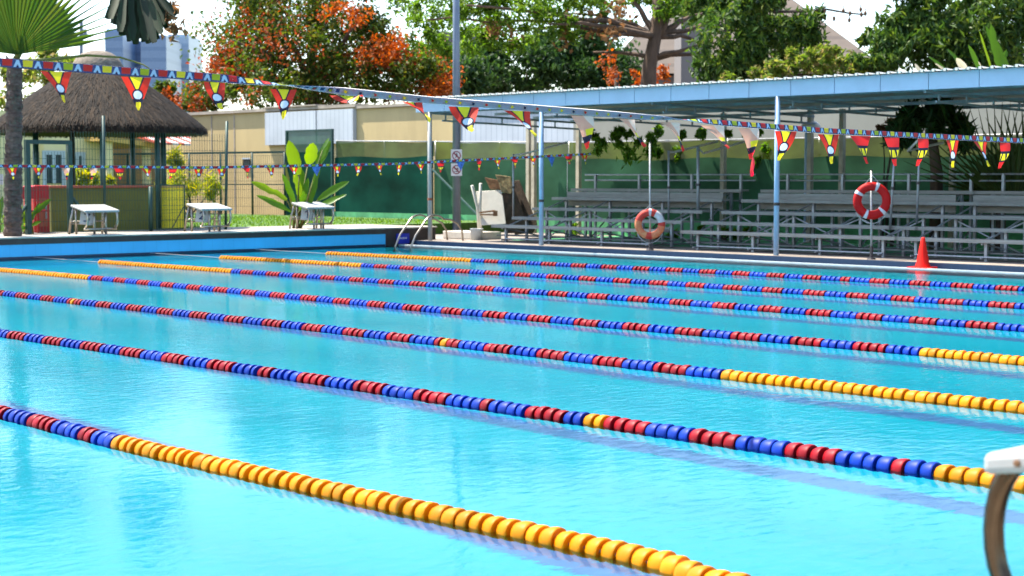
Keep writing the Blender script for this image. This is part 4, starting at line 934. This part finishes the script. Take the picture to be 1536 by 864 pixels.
# ------------------------------------------------------------------ welded mesh fences
def wires(mb, p0, p1, z0, z1, sp=.06, spz=.20, r=.0026):
    p0, p1 = Vector(p0), Vector(p1); L = (p1-p0).length; n_ = int(L/sp); d = (p1-p0)/n_
    nn = Vector((-d.y,d.x,0)).normalized()
    for i in range(n_+1):
        p = p0+d*i; mb.obox((p.x,p.y,(z0+z1)/2), d.normalized()*r, nn*r, (0,0,(z1-z0)/2))
    z = z0
    while z <= z1+.001: mb.obox((p0.x+(p1.x-p0.x)/2, p0.y+(p1.y-p0.y)/2, z), (p1-p0)/2, nn*r*.7, (0,0,r*1.4)); z += spz
FYN = 29.3
t = thing('mesh_fence', 'dark green welded mesh fence along the back of the far deck', 'fence', (16,FYN,DZ2), 'green mesh fences')
xp = [ony(p,300,FYN).x for p in (-120,-40,42,105,157,226,338)]
for p, x in zip((-120,-40,157,226,338), [xp[0],xp[1],xp[4],xp[5],xp[6]]):
    zt = {157:2.66,338:2.62,226:1.28}.get(p, 2.2); mb = MB(); rr = .03 if p != 226 else .04; mb.tube([(x,FYN,DZ2-.01),(x+(.06 if p == 338 else 0),FYN,zt)], rr, 8); mb.build('fence_post', M['fencegreen'], t, smooth=True)
for a, b_ in ((xp[0],xp[2]-.05),(xp[3]+.05,xp[4]),(xp[4],xp[6])):
    mb = MB(); wires(mb, (a,FYN,0), (b_,FYN,0), DZ2+.02, 2.35); mb.build('mesh_panel', M['mesh'], t)
t = thing('fence_gate', 'dark green rectangular gate frame with thick posts in the mesh fence', 'gate', (xp[2],FYN,DZ2), None)
for x in (xp[2],xp[3]):
    mb = MB(); mb.box((x-.045,FYN-.045,DZ2-.01),(x+.045,FYN+.045,2.09)); mb.build('gate_post', M['fencegreen'], t)
mb = MB(); mb.box((xp[2]-.045,FYN-.045,2.092),(xp[3]+.045,FYN+.045,2.17)); mb.build('lintel', M['fencegreen'], t)
mb = MB(); wires(mb, (xp[2]+.05,FYN,0), (xp[3]-.05,FYN,0), DZ2+.03, 1.95); mb.build('mesh_panel', M['mesh'], t)
mb = MB(); mb.tube([(xp[3]+.02,FYN,1.1),(xp[3]+.42,FYN-.02,.62)], .035, 8); mb.build('stay', M['fencegreen'], t)
mb = MB(); mb.tube([(xp[2]-.02,FYN,.95),(xp[2]-.35,FYN,.55)], .03, 8); mb.build('stay', M['fencegreen'], t)
# gate leaf in front of the rounded end of the bar
xa, xb = ony(226,300,FYN-.1).x, ony(277,300,FYN-.1).x; za = ony(250,277,FYN-.1).z
t = thing('small_gate', 'low framed mesh gate in front of the yellow rounded bar end', 'gate', (xa,FYN-.1,DZ2))
mb = MB(); e = .022
for q in ((xa+.12,xa+.12+e),(xb-e,xb)): mb.box((q[0],FYN-.12,DZ2+.03),(q[1],FYN-.1,za))
mb.box((xa+.12+e,FYN-.12,DZ2+.03),(xb-e,FYN-.1,DZ2+.03+e)); mb.box((xa+.12+e,FYN-.12,za-e),(xb-e,FYN-.1,za)); mb.tube([(xb-.3,FYN-.11,DZ2+.06),(xb-.03,FYN-.11,DZ2+.48)], .011, 6); mb.build('frame', M['fencegreen'], t)
mb = MB(); wires(mb, (xa+.16,FYN-.11,0), (xb-.03,FYN-.11,0), DZ2+.06, za-.02, .075, .15, .002); mb.build('mesh_panel', M['mesh'], t)
# rear mesh fence
p0 = atd(60,300,52); p1 = Vector((NX-.1,yc(434)+.1,0)); zt0, zt1 = atd(60,233,52).z, onx(434,228,NX).z
t = thing('mesh_fence', 'rear green mesh fence with flat top rail, behind hut and lawn', 'fence', ((p0.x+p1.x)/2,(p0.y+p1.y)/2,LAWN), 'green mesh fences')
p0.z = p1.z = 0
mb = MB(); mb.obox((p0+p1)/2+Vector((0,0,(zt0+zt1)/2)), (p1-p0)/2+Vector((0,0,(zt1-zt0)/2)), (.02,.02,0), (0,0,.03)); mb.obox((p0+p1)/2+Vector((0,0,LAWN+.9)), (p1-p0)/2, (.012,.012,0), (0,0,.015)); mb.build('top_rail', M['fencegreen'], t)
mb = MB(); wires(mb, p0, p1, LAWN, min(zt0,zt1)-.03, .07, .25, .0028); mb.build('mesh_panel', M['mesh'], t)
for i in range(9):
    q = p0.lerp(p1, i/8); mb = MB(); mb.tube([(q.x,q.y,LAWN-.02),(q.x,q.y,zt0+(zt1-zt0)*i/8)], .032, 8); mb.build('fence_post', M['fencegreen'], t, smooth=True)

# ------------------------------------------------------------------ leafy plants
def blade(mb, base, tip, width, nrm, n_=8, fold=.25, droop=0., shape=None, mi=0):
    """a broad paddle leaf: folded on its midrib, widest near the middle"""
    base, tip = Vector(base), Vector(tip); ax = tip-base; L = ax.length; d = ax.normalized(); nrm = Vector(nrm); nrm = (nrm-d*nrm.dot(d)).normalized(); sd_ = d.cross(nrm)
    k = len(mb.v)
    for i in range(n_+1):
        s = i/n_; wd = width*.5*((math.sin(math.pi*min(1,s*.95+.05)))**.6 if shape is None else shape(s)); c = base+ax*s-Vector((0,0,droop*L*s*s))
        q1, q2 = (random.uniform(.55,1.05) if 0 < i < n_ and random.random() < .3 else random.uniform(.93,1.05) for _ in (0,1))
        mb.v += [tuple(c-sd_*wd*q1+nrm*wd*fold), tuple(c), tuple(c+sd_*wd*q2+nrm*wd*fold)]
    for i in range(n_):
        a = k+3*i; mb.f += [(a,a+1,a+4,a+3),(a+1,a+2,a+5,a+4)]; mb.m += [mi,mi]
def banana(name, label, base, specs, D, group='broad leaved plants', stemr=.02):
    t = thing(name, label, 'plant', base, group); st = MB()
    for (bx_, by_, mx_, my_, tx_, ty_, w_, mk, dd) in specs:
        b0 = Vector(base)+Vector((random.uniform(-.12,.12),random.uniform(-.12,.12),0)); m_ = atd(mx_,my_,D+dd*.6); tp = atd(tx_,ty_,D+dd)
        st.tube([b0, b0.lerp(m_,.5)+Vector((0,0,.05)), m_], [stemr,stemr*.8,stemr*.6], 6)
        lb = MB(); n_ = (-FWD*random.uniform(.5,1)+RGT*random.uniform(-.6,.6)+UP*.35); blade(lb, m_, tp, w_*.50*mpp(D), n_, 9, .28, random.uniform(.02,.10)); lb.build('leaf', LM[mk], t, smooth=True)
    st.build('stem', LM['stem'], t, smooth=True); return t
bb = onz(446,344,DZ2-.01); bb.y += .35; bb = Vector((bb.x+.25,bb.y,DZ2-.03)); D = bb.dot(FWD)
banana('banana_plant', 'tall banana plant with bright upright leaves beside starting block 1', bb, [
 (0,0,449,262,433,208,40,'bananabright',-.1),(0,0,462,246,470,212,44,'bananabright',.1),(0,0,476,250,496,208,34,'banana',.2),(0,0,484,225,494,205,16,'banana',.2),
 (0,0,443,310,423,256,22,'banana',-.3),(0,0,452,300,441,255,22,'bananabright',0),(0,0,456,295,452,250,24,'banana',.3),(0,0,430,300,376,268,26,'bananabright',-.5),(0,0,437,318,384,288,20,'banana',-.6),
 (0,0,477,300,524,267,24,'banana',.4),(0,0,474,312,520,290,20,'banana',.2),(0,0,462,320,471,280,16,'banana',-.3),(0,0,440,320,428,236,12,'stem',-.1),(0,0,468,300,480,240,18,'banana',.1),(0,0,450,315,462,262,22,'banana',-.2)], D)
bb = onz(42,352,DZ2-.01); bb = Vector((bb.x+.1,bb.y+.15,DZ2-.03)); D = bb.dot(FWD)
banana('leafy_plant', 'small broad leaved plant at the foot of the palm trunk', bb, [
 (0,0,38,330,17,292,20,'banana',-.2),(0,0,42,325,26,305,16,'bananabright',0),(0,0,46,325,78,294,20,'banana',-.1),(0,0,46,335,60,300,16,'banana',.1),(0,0,40,340,30,312,16,'bananabright',-.2),(0,0,46,340,62,330,14,'banana',-.2),(0,0,40,343,22,338,12,'banana',-.3),(0,0,43,335,44,308,14,'bananabright',.1)], D)
bb = onz(0,352,DZ2-.01); bb = Vector((bb.x-.05,bb.y+.25,DZ2-.03)); D = bb.dot(FWD)
banana('leafy_plant', 'leafy plant cut off by the left edge behind the palm trunk', bb, [(0,0,0,330,4,292,18,'banana',0),(0,0,-4,325,-14,295,18,'banana',.1),(0,0,3,335,10,312,14,'bananabright',-.1)], D)
# torn banana leaves rising behind the shelter roof
D = 41.; bb = atd(1450,330,D); bb.z = DZ
banana('banana_plant', 'torn banana plant rising above the shelter roof at right', bb, [
 (0,0,1500,108,1486,30,26,'banana',0),(0,0,1518,120,1478,36,26,'banana',.3),(0,0,1488,110,1468,40,14,'bananabright',.1),(0,0,1472,112,1452,64,18,'banana',-.1),(0,0,1476,112,1460,80,14,'bananabacklit',0),(0,0,1450,110,1420,68,18,'banana',.1),(0,0,1452,110,1434,86,22,'bananabacklit',0),(0,0,1425,112,1392,80,14,'banana',.2),(0,0,1424,112,1402,92,12,'bananabacklit',.1),(0,0,1384,114,1372,94,10,'bananabacklit',.2),(0,0,1500,112,1510,70,20,'banana',.4)], D, stemr=.05)
def shrub(name, label, px, py, rx, rz, D, mat, n_, L, W, base_z, group='shrubs around the fences', up=.3, droop=.2, cat='shrub', extra=()):
    cl = clumps_px([(px,py,rx,rz,1)]+list(extra), D, .3); b = atd(px,py,D); b.z = base_z
    t = thing(name, label, cat, b, group); pts = cluster_points(cl, n_, 10, .35); mb = MB(); leaves(mb, pts, L, W, up, droop); mb.build('foliage', LM[mat], t)
    mb = MB()
    for i in range(0 if cat == 'vine' else 5): 
        e = pts[random.randrange(len(pts))]; mb.tube(wig(b+Vector((random.uniform(-.1,.1),random.uniform(-.1,.1),0)), Vector(e), 4, .1), taper(.03,.008,4), 5)
    if cat != 'vine': mb.build('stem', M['barkdark'], t)
    return t
shrub('yellow_shrub', 'yellow green feathery shrub right of the rounded bar end', 285, 275, 36, 48, 46, 'yellowplant', 1300, .38, .035, LAWN, extra=[(268,240,18,16,.5),(312,285,14,20,.4)])
shrub('yellow_shrub', 'bright yellow croton shrub seen over the bar counter', 135, 265, 26, 16, 42, 'yellowplant', 700, .22, .07, LAWN, extra=[(160,272,12,10,.3)])
shrub('climbing_vine', 'green vine spilling over the fence above the worn life ring', 945, 203, 52, 9, 38.0, 'vine', 1300, .20, .06, DZ, 'vines on the netting fence', .2, .7, 'vine', [(912,218,22,14,.35),(955,222,22,20,.3),(985,215,14,28,.4),(925,196,30,8,.3),(1015,240,8,22,.15),(890,200,14,10,.2)])
shrub('climbing_vine', 'small yellow green vine on the fence behind the thick pale pole', 1040, 203, 22, 9, 37.2, 'vine', 500, .14, .06, DZ, 'vines on the netting fence', .2, .5, 'vine')
shrub('climbing_vine', 'sparse vine on the fence left of the middle blue roof post', 1110, 203, 42, 7, 36.2, 'vine', 800, .14, .06, DZ, 'vines on the netting fence', .2, .5, 'vine', [(1140,230,16,24,.3)])
for px, D, lb in ((860,39.3,'weeds under the farthest bleacher near the first blue post'),(990,37.0,'weeds under the right end of the farthest bleacher'),(1090,35.4,'weeds under the middle bleacher behind its cross braces')):
    shrub('weed_clump', 'low green '+lb, px, 348, 45, 11, D, 'vine', 500, .16, .05, DZ, 'weeds under the bleachers', .3, 0, 'weeds')
shrub('hanging_plant', 'round brown dried plant hanging near the back of the shelter', 1332, 188, 14, 13, 33, 'dry', 260, .14, .05, DZ, 'shrubs around the fences', .1, .3, 'plant')

# ------------------------------------------------------------------ palms
def fan_leaf(t, hub, ux, uy, rad, a0, a1, n_, joined, mat, mats, wfac=1., petiole=None, droop=0.):
    """pleated fan leaf: folded segments joined near the hub, free tips beyond"""
    hub, ux, uy = Vector(hub), Vector(ux), Vector(uy); nn = ux.cross(uy).normalized(); mb = MB(); da = (a1-a0)/n_
    for i in range(n_):
        a = a0+da*(i+.5); rr = rad*(1+random.uniform(-.05,.05)); d = ux*math.cos(a)+uy*math.sin(a); s_ = (ux*-math.sin(a)+uy*math.cos(a))
        prev = None
        for q in range(10):
            s = q/9; r = rr*s; hw = (math.tan(da/2)*r if s <= joined else math.tan(da/2)*rr*joined*max(.0,(1-(s-joined)/(1-joined)))**.8*wfac)+.002
            c = hub+d*r-Vector((0,0,droop*rad*s*s)); row = [c-s_*hw+nn*hw*.5, c-nn*hw*.25, c+s_*hw+nn*hw*.5]
            k = len(mb.v); mb.v += [tuple(p) for p in row]
            if prev is not None: mb.f += [(prev,prev+1,k+1,k),(prev+1,prev+2,k+2,k+1)]; mb.m += [0,0]
            prev = k
    lf = mb.build('frond', mats, t, smooth=False)
    if petiole:
        mb = MB(); mb.tube(petiole, [.05]*len(petiole), 7); mb.build('petiole', LM['stem'], lf, smooth=True)
    return lf
pb = onz(17,355,DZ2); pb = Vector((pb.x+.1,pb.y+.15,DZ2-.02)); D = pb.dot(FWD); k = mpp(D); top = atd(22,88,D)
t = thing('palm_tree', 'fan palm at left edge with rough brown trunk and huge pleated leaf', 'palm', pb)
mb = MB(); n_ = 34; pts = [pb.lerp(top, i/n_) for i in range(n_+1)]; mb.tube(pts, [(13.5-2*i/n_)*k*(1+.07*((i%2)*2-1)+random.uniform(-.03,.03)) for i in range(n_+1)], 14)
for i in range(60):
    s = random.random(); p = pb.lerp(top, s); a = random.uniform(0,6.28); o_ = Vector((math.cos(a),math.sin(a),0)); q = p+o_*12.5*k; mb.add([q-o_.cross(UP)*.05,q+o_.cross(UP)*.05,q+o_*.05+UP*.10], [(0,1,2)])
mb.build('trunk', M['palmbark'], t, smooth=False)
hub = atd(24,82,D-.15); ux = RGT; uy = (UP*.97-FWD*.22).normalized()
fan_leaf(t, hub, ux, uy, 175*k, R(8), R(172), 40, .56, None, LM['palm'], .42)
fan_leaf(t, atd(10,70,D+.5), ux, uy, 150*k, R(60), R(200), 26, .6, None, LM['palm'], .5)
# midrib and petioles reaching right, a long curved frond below
mb = MB(); mb.tube([atd(22,92,D-.1),atd(70,90,D-.2),atd(130,83,D-.4),atd(180,86,D-.6),atd(215,97,D-.7),atd(238,112,D-.8)], taper(.035,.008,5), 7)
mb.tube([atd(20,95,D),atd(30,80,D-.1),atd(24,36,D-.16)], taper(.07,.02,2), 7); mb.build('midrib', LM['stem'], t, smooth=True)
# hanging leaf in dark shade, drooping fingers
mb = MB(); mb.tube([atd(22,90,D+.1),atd(70,10,D-.05),atd(140,-55,D-.3),atd(200,-62,D-.5),atd(202,-36,D-.6)], [.05,.045,.04,.035,.02], 7); mb.build('petiole', LM['stem'], t, smooth=True)
mb = MB(); hubh = atd(215,-60,D-.6)
for i in range(26):
    s = i/25; x0 = 165+95*s+random.uniform(-3,3); y1 = 62-50*(2*s-1)**2*(.55 if s > .5 else .75)+random.uniform(-6,6) if s < .8 else 52-30*(s-.8)/.2+random.uniform(-8,4)
    dd = -.6+random.uniform(-.35,.35); blade(mb, atd(200+30*(s-.5),-40,D+dd*.4), atd(x0+6*(s-.5), y1, D+dd), 15*k, (-FWD+RGT*random.uniform(-.5,.5)), 7, .4, 0., lambda q: (.4+.6*q)*(1 if q < .93 else .55))
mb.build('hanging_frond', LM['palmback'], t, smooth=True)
mb = MB(); pts = np.array([list(atd(random.gauss(262,7),random.gauss(34,14),D-.6+random.uniform(-.2,.2))) for _ in range(40)]); leaves(mb, pts, .22, .10, .2, .5); mb.build('dry_tip', LM['dry'], t)
# right fan palm behind the bleachers
D = 30.6; b = atd(1497,345,D); b.z = DZ; k = mpp(D)
t = thing('palm_tree', 'low dark fan palm behind the bleacher at right edge', 'palm', b)
mb = MB(); hub = atd(1497,300,D); mb.tube([b,hub], [.16,.13], 10); mb.build('trunk', M['palmbark'], t, smooth=True)
uy2 = (UP-FWD*.15).normalized()
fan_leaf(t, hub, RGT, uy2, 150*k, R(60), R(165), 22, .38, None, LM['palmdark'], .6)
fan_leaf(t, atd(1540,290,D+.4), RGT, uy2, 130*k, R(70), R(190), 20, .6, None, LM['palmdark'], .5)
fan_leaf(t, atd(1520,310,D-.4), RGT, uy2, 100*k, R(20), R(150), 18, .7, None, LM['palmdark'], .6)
# dark broad leaved tree under the shelter
D = 31.6; b = atd(1404,330,D); b.z = DZ; cl = clumps_px([(1385,185,48,26,1),(1420,205,30,26,.6),(1360,205,22,20,.4)], D, .3)
tree('small_tree', 'small dark tree with drooping leaves under the shelter behind the right bleacher', 'tree', b, ([b,atd(1405,260,D),atd(1398,200,D)],[.13,.12,.08]), [('crown',LM['dark'],cluster_points(cl,700,9,.35),.5,.14,.1,1.2)], 'trees behind the pool', 'bark')

# ------------------------------------------------------------------ background trees
D = 62.; b = atd(470,330,D); b.z = 0
cl = clumps_px([(370,50,62,52,1),(345,105,48,38,.8),(440,20,70,40,1),(430,80,70,48,1),(510,60,60,50,1),(520,115,60,36,.8),(400,135,70,24,.7),(580,95,42,40,.7),(560,40,30,26,.45),(620,110,36,32,.6),(655,130,26,26,.4),(310,140,36,22,.4),(470,140,70,22,.6),(500,-20,60,30,.5),(390,-15,50,30,.5)], D, 2.5)
clo = clumps_px([(600,70,38,22,.8),(640,110,36,40,1.4),(655,140,26,24,.8),(570,80,34,24,.7),(520,20,40,18,.5),(590,130,34,20,.6),(530,95,50,24,.5)], D-1.5, 1.5)
clr = clumps_px([(340,80,40,40,1),(380,30,40,30,.6),(330,120,50,30,.8),(430,60,60,40,.6),(300,150,40,20,.5),(420,120,50,20,.4)], D-1, 2)
tree('flame_tree', 'large round tree with orange and olive leaves behind the yellow wall', 'tree', b, (wig(b,atd(470,60,D),6,.05),taper(.40,.15,6)),
 [('foliage',LM['flame'],cluster_points(cl,26000,24,.44),.19,.11,.4,.3),('orange_leaves',LM['blossom'],cluster_points(clo,3900,24,.44),.16,.095,.4,.2),('mixed_leaves',LM['rust'],cluster_points(cl,2400,24,.42),.16,.095,.4,.2),('rust_leaves',LM['rust'],cluster_points(clr,1700,18,.36),.16,.095,.4,.2)],
 limbs=[(wig(atd(470,120,D),atd(x,y,D+random.uniform(-2,2)),5,.12),taper(.16,.04,5)) for x,y in ((350,60),(400,10),(540,30),(600,90),(380,120),(520,80))])
D = 55.; b = atd(978,330,D); b.z = 0
cl = clumps_px([(600,-5,50,18,.6),(650,25,50,24,.8),(640,60,30,18,.4),(700,5,60,22,1),(720,40,50,22,.8),(780,20,60,24,1),(760,60,44,18,.6),(830,5,50,22,.8),(850,45,36,14,.35),(900,10,44,18,.6),(930,40,30,12,.25),(960,-10,50,22,.8),(1000,5,30,20,.5),(1040,20,30,22,.5),(690,75,30,16,.3),(1050,-5,40,20,.6),(880,-20,80,20,.8),(760,-25,90,20,.8)], D, 2.)
L0 = atd(985,30,D)
limbs = [(wig(atd(986,55,D),atd(x,y,D+dd),7,.10,.15),taper(r,.03,7)) for x,y,dd,r in ((820,36,-1.5,.13),(700,8,-2,.12),(905,60,-1,.09),(860,20,1.5,.10),(760,48,1,.08),(1062,18,1,.14),(1068,70,.5,.10),(1110,40,1.,.10),(930,-20,.5,.12),(1030,-20,.5,.14),(640,30,-1,.07))]
limbs += [(wig(atd(981,88,D),atd(x,y,D+dd),6,.10,.1),taper(r,.03,6)) for x,y,dd,r in ((1060,85,.6,.11),(890,78,.8,.09),(1090,62,-.5,.08))]
tree('spreading_tree', 'big spreading tree with thick reddish trunk and flat feathery branches', 'tree', b, ([b,atd(972,140,D),atd(974,100,D),atd(982,60,D),atd(987,25,D),atd(988,-40,D)],[.36,.27,.24,.21,.20,.17]),
 [('foliage',LM['feather'],cluster_points(cl,16000,20,.42),.19,.08,.7,.1),('dry_leaves',LM['dry'],cluster_points(clumps_px([(870,45,50,30,1),(760,50,30,20,.4),(920,30,30,30,.6)],D-1,1),320,9,.4),.22,.12,.3,.4)], limbs=limbs)
D = 74.; 
for (px, lb, spec, mat, n_) in (
  (700, 'dense dark tree behind the lamp post', [(700,110,50,34,1),(660,80,34,22,.3),(725,80,40,22,.5)], 'dark', 4200),
  (790, 'dense dark green tree left of the big reddish trunk', [(780,100,60,40,1),(830,75,44,40,.9),(760,130,50,20,.5),(850,115,44,28,.8)], 'dark', 7500),
  (910, 'dark bushy tree directly beside the big reddish trunk', [(900,95,40,44,1),(880,70,26,26,.5),(930,118,36,24,.6)], 'dark', 5000)):
    b = atd(px,330,D); b.z = 0; tree('bushy_tree', lb, 'tree', b, (wig(b,atd(px,110,D),5,.05),taper(.10,.05,5)), [('foliage',LM[mat],cluster_points(clumps_px(spec,D,2),n_,14,.42),.32,.14,.3,.4)], bark='barkdark'); D += 1
D = 66.; b = atd(925,330,D); b.z = 0
tree('flame_tree', 'small orange leaved tree glimpsed behind the big reddish trunk', 'tree', b, (wig(b,atd(925,110,D),5,.05),taper(.2,.08,5)), [('foliage',LM['blossom'],cluster_points(clumps_px([(915,98,18,18,.5),(940,118,36,12,1),(1003,112,16,14,.6)],D,1),420,12,.45),.20,.11,.3,.2)], bark='barkdark')
D = 50.; b = atd(1090,330,D); b.z = 0
tree('leafy_tree', 'tall dark leafy tree in the gap right of the big reddish trunk', 'tree', b, (wig(b,atd(1090,20,D),6,.05),taper(.22,.07,6)), [('foliage',LM['mango'],cluster_points(clumps_px([(1090,60,42,50,1),(1120,20,56,36,1),(1165,45,44,34,.8),(1075,110,44,24,.6),(1210,45,38,28,.6),(1225,65,26,18,.3),(1130,95,44,30,.7),(1180,90,36,24,.5),(1060,-5,44,20,.5),(1150,-5,46,20,.6)],D,1.6),10500,14,.36),.26,.095,.3,.7)], bark='barkdark')
D = 47.; b = atd(1200,330,D); b.z = 0
tree('flowering_bush', 'yellow green bush with dry tips behind the shelter roof', 'bush', b, (wig(b,atd(1200,130,D),5,.05),taper(.14,.05,5)), [('foliage',LM['bush'],cluster_points(clumps_px([(1160,105,50,18,.9),(1210,95,44,22,1),(1255,100,44,20,1),(1290,100,30,18,.5),(1240,78,26,14,.4),(1120,122,40,12,.5)],D,1.),6000,14,.4),.18,.08,.4,.4)], bark='barkdark')
D = 49.; b = atd(1420,330,D); b.z = 0
tree('mango_tree', 'broad dark mango tree at right above the shelter roof', 'tree', b, (wig(b,atd(1425,40,D),6,.05),taper(.3,.12,6)), [('foliage',LM['mango'],cluster_points(clumps_px([(1380,25,54,40,1),(1330,70,34,32,.7),(1440,20,60,46,1.1),(1510,30,50,50,1.1),(1400,75,60,36,1.1),(1470,80,60,36,1),(1530,90,40,36,.8),(1350,40,34,26,.6),(1310,95,30,18,.5),(1300,55,16,10,.15),(1420,-20,90,20,1),(1520,-20,60,20,.7)],D,1.8),15000,14,.36),.28,.095,.3,.8)], bark='barkdark')
D = 70.; b = atd(70,330,D); b.z = 0
tree('leafy_tree', 'light green tree behind the thatched hut beside the palm leaf', 'tree', b, (wig(b,atd(70,120,D),5,.05),taper(.2,.08,5)), [('foliage',LM['bush'],cluster_points(clumps_px([(80,86,34,14,1),(45,105,40,24,1),(20,140,40,34,1),(95,110,26,18,.6)],D,1.5),2200,9,.32),.30,.13,.4,.3)], bark='barkdark')
D = 68.; b = atd(262,330,D); b.z = 0
tree('leafy_tree', 'green and orange tree filling the gap between hut and yellow wall', 'tree', b, (wig(b,atd(262,150,D),5,.05),taper(.2,.08,5)), [('foliage',LM['flame'],cluster_points(clumps_px([(235,135,28,18,1),(270,150,34,20,1),(300,158,24,12,.5)],D,1),1500,9,.32),.26,.13,.4,.3),('orange_leaves',LM['rust'],cluster_points(clumps_px([(265,152,24,18,1),(290,160,30,10,.8)],D-1,1),400,9,.32),.24,.12,.4,.3)], bark='barkdark')
# thin bare twig with seed pods against the sky
D = 49.; t = thing('hanging_twig', 'thin bare twig with dry pods against the white sky', 'twig', atd(1160,18,D)); mb = MB(); tw = [atd(1160,18,D),atd(1205,17,D),atd(1240,14,D),atd(1275,20,D),atd(1300,22,D)]
mb.tube(tw, taper(.05,.025,4), 6); mb.build('branch', M['barkdark'], t)
for x, y in ((1219,25),(1237,17),(1265,16),(1274,30),(1275,20),(1291,14),(1292,22),(1298,20),(1251,28)):
    mb = MB(); c = atd(x,y,D); mb.tube([c+UP*.16,c+UP*.05], .014, 5); mb.lathe((c.x,c.y,c.z), [(.01,.07),(.035,.05),(.05,0),(.03,-.06),(.005,-.08)], 8); mb.build('pod', M['darkpod'], t, smooth=True)

# ------------------------------------------------------------------ far buildings
D = 620.; k = mpp(D)
def tower(label, x0, x1, ytop, mat, D, dep=14):
    a, b_ = atd(x0,ytop,D), atd(x1,ytop,D); base = (a+b_)/2; base.z = 0; t = thing('glass_tower', label, 'tower', base, 'distant blue glass towers')
    mb = MB(); c = Vector((base.x,base.y,a.z/2)); mb.obox(c+FWD*dep, (b_-a)/2, FWD*dep, (0,0,a.z/2)); mb.build('facade', M[mat], t)
    mb = MB(); mb.obox(Vector((base.x,base.y,a.z+.6))+FWD*dep, (b_-a)/2*.92, FWD*dep*.9, (0,0,.6)); mb.build('roof_plant', M[mat], t); return t
tower('mid blue glass tower at left of the distant group', 157, 184, 48, 'towerA', 620); tower('dark blue tower in the middle of the distant group', 184.5, 211, 66, 'towerB', 640); tower('blue glass tower right of the dark one', 211, 249, 57, 'towerA', 615); tower('pale blue glass tower at right of the distant group', 249.5, 283, 56, 'towerC', 650)
D = 110.; p = atd(122,330,D); p.z = 0; t = thing('utility_pole', 'distant utility pole beside the palm leaf', 'utility pole', p); tp = atd(122,29,D)
mb = MB(); mb.tube([p,tp], [.16,.11], 8); mb.build('pole', M['polegrey'], t); mb = MB(); c = atd(122,52,D); mb.obox(c, RGT*.45, UP*.05, FWD*.06); mb.tube([c+RGT*.25-UP*.2,c+RGT*.25+UP*.35], .12, 8); mb.build('crossarm', M['polegrey'], t)
D = 130.; k = mpp(D); a, b_ = atd(655,48,D), atd(742,48,D); base = (a+b_)/2; base.z = 0
t = thing('apartment_building', 'grey mauve apartment building glimpsed behind the lamp post', 'building', base)
mb = MB(); mb.obox(Vector((base.x,base.y,a.z/2))+FWD*5, (b_-a)/2, FWD*5, (0,0,a.z/2)); mb.build('wall', M['aptwall'], t)
for i in range(5):
    for j in range(3):
        c = atd(668+i*15,62+j*26,D)-FWD*.02; mb = MB(); mb.obox(c, RGT*4*k, UP*5*k, FWD*.06); mb.build('window', M['window'], t)
D = 100.; ap = atd(1110,-42,D+8); t = thing('pitched_roof_building', 'large building with grey brown pitched roof rising behind the trees', 'building', Vector((ap.x,ap.y,0)))
e0, e1 = atd(900,128,D), atd(1340,110,D); e0.z = e1.z = e1.z; dep = FWD*16; zb = 0
mb = MB(); mb.add([e0,e1,e1+dep,e0+dep,ap-RGT*3,ap+RGT*1], [(0,1,5,4),(1,2,5),(2,3,4,5),(3,0,4)]); mb.build('roof', M['roofgrey'], t)
mb = MB(); c = (e0+e1+dep)/2; hz = e0.z; e2 = (e1-e0); mb.obox(Vector((c.x,c.y,hz/2-.05)), e2*.47, dep*.47, (0,0,hz/2-.05)); mb.build('wall', M['aptwall'], t)
a = atd(1022,22,95); b_ = atd(1062,22,95)
t = thing('concrete_building', 'plain grey building between the tree trunks', 'building', Vector((a.x,a.y,0)))
mb = MB(); c = (a+b_)/2; mb.obox(Vector((c.x,c.y,c.z/2))+FWD*2, (b_-a)/2, FWD*2, (0,0,c.z/2)); mb.build('wall', M['aptwall'], t)
mb = MB(); mb.obox(Vector((c.x,c.y,c.z+.15))+FWD*2, (b_-a)/2*1.06, FWD*2.1, (0,0,.15)); mb.build('parapet', M['parapet'], t)
bpy.context.view_layer.update()
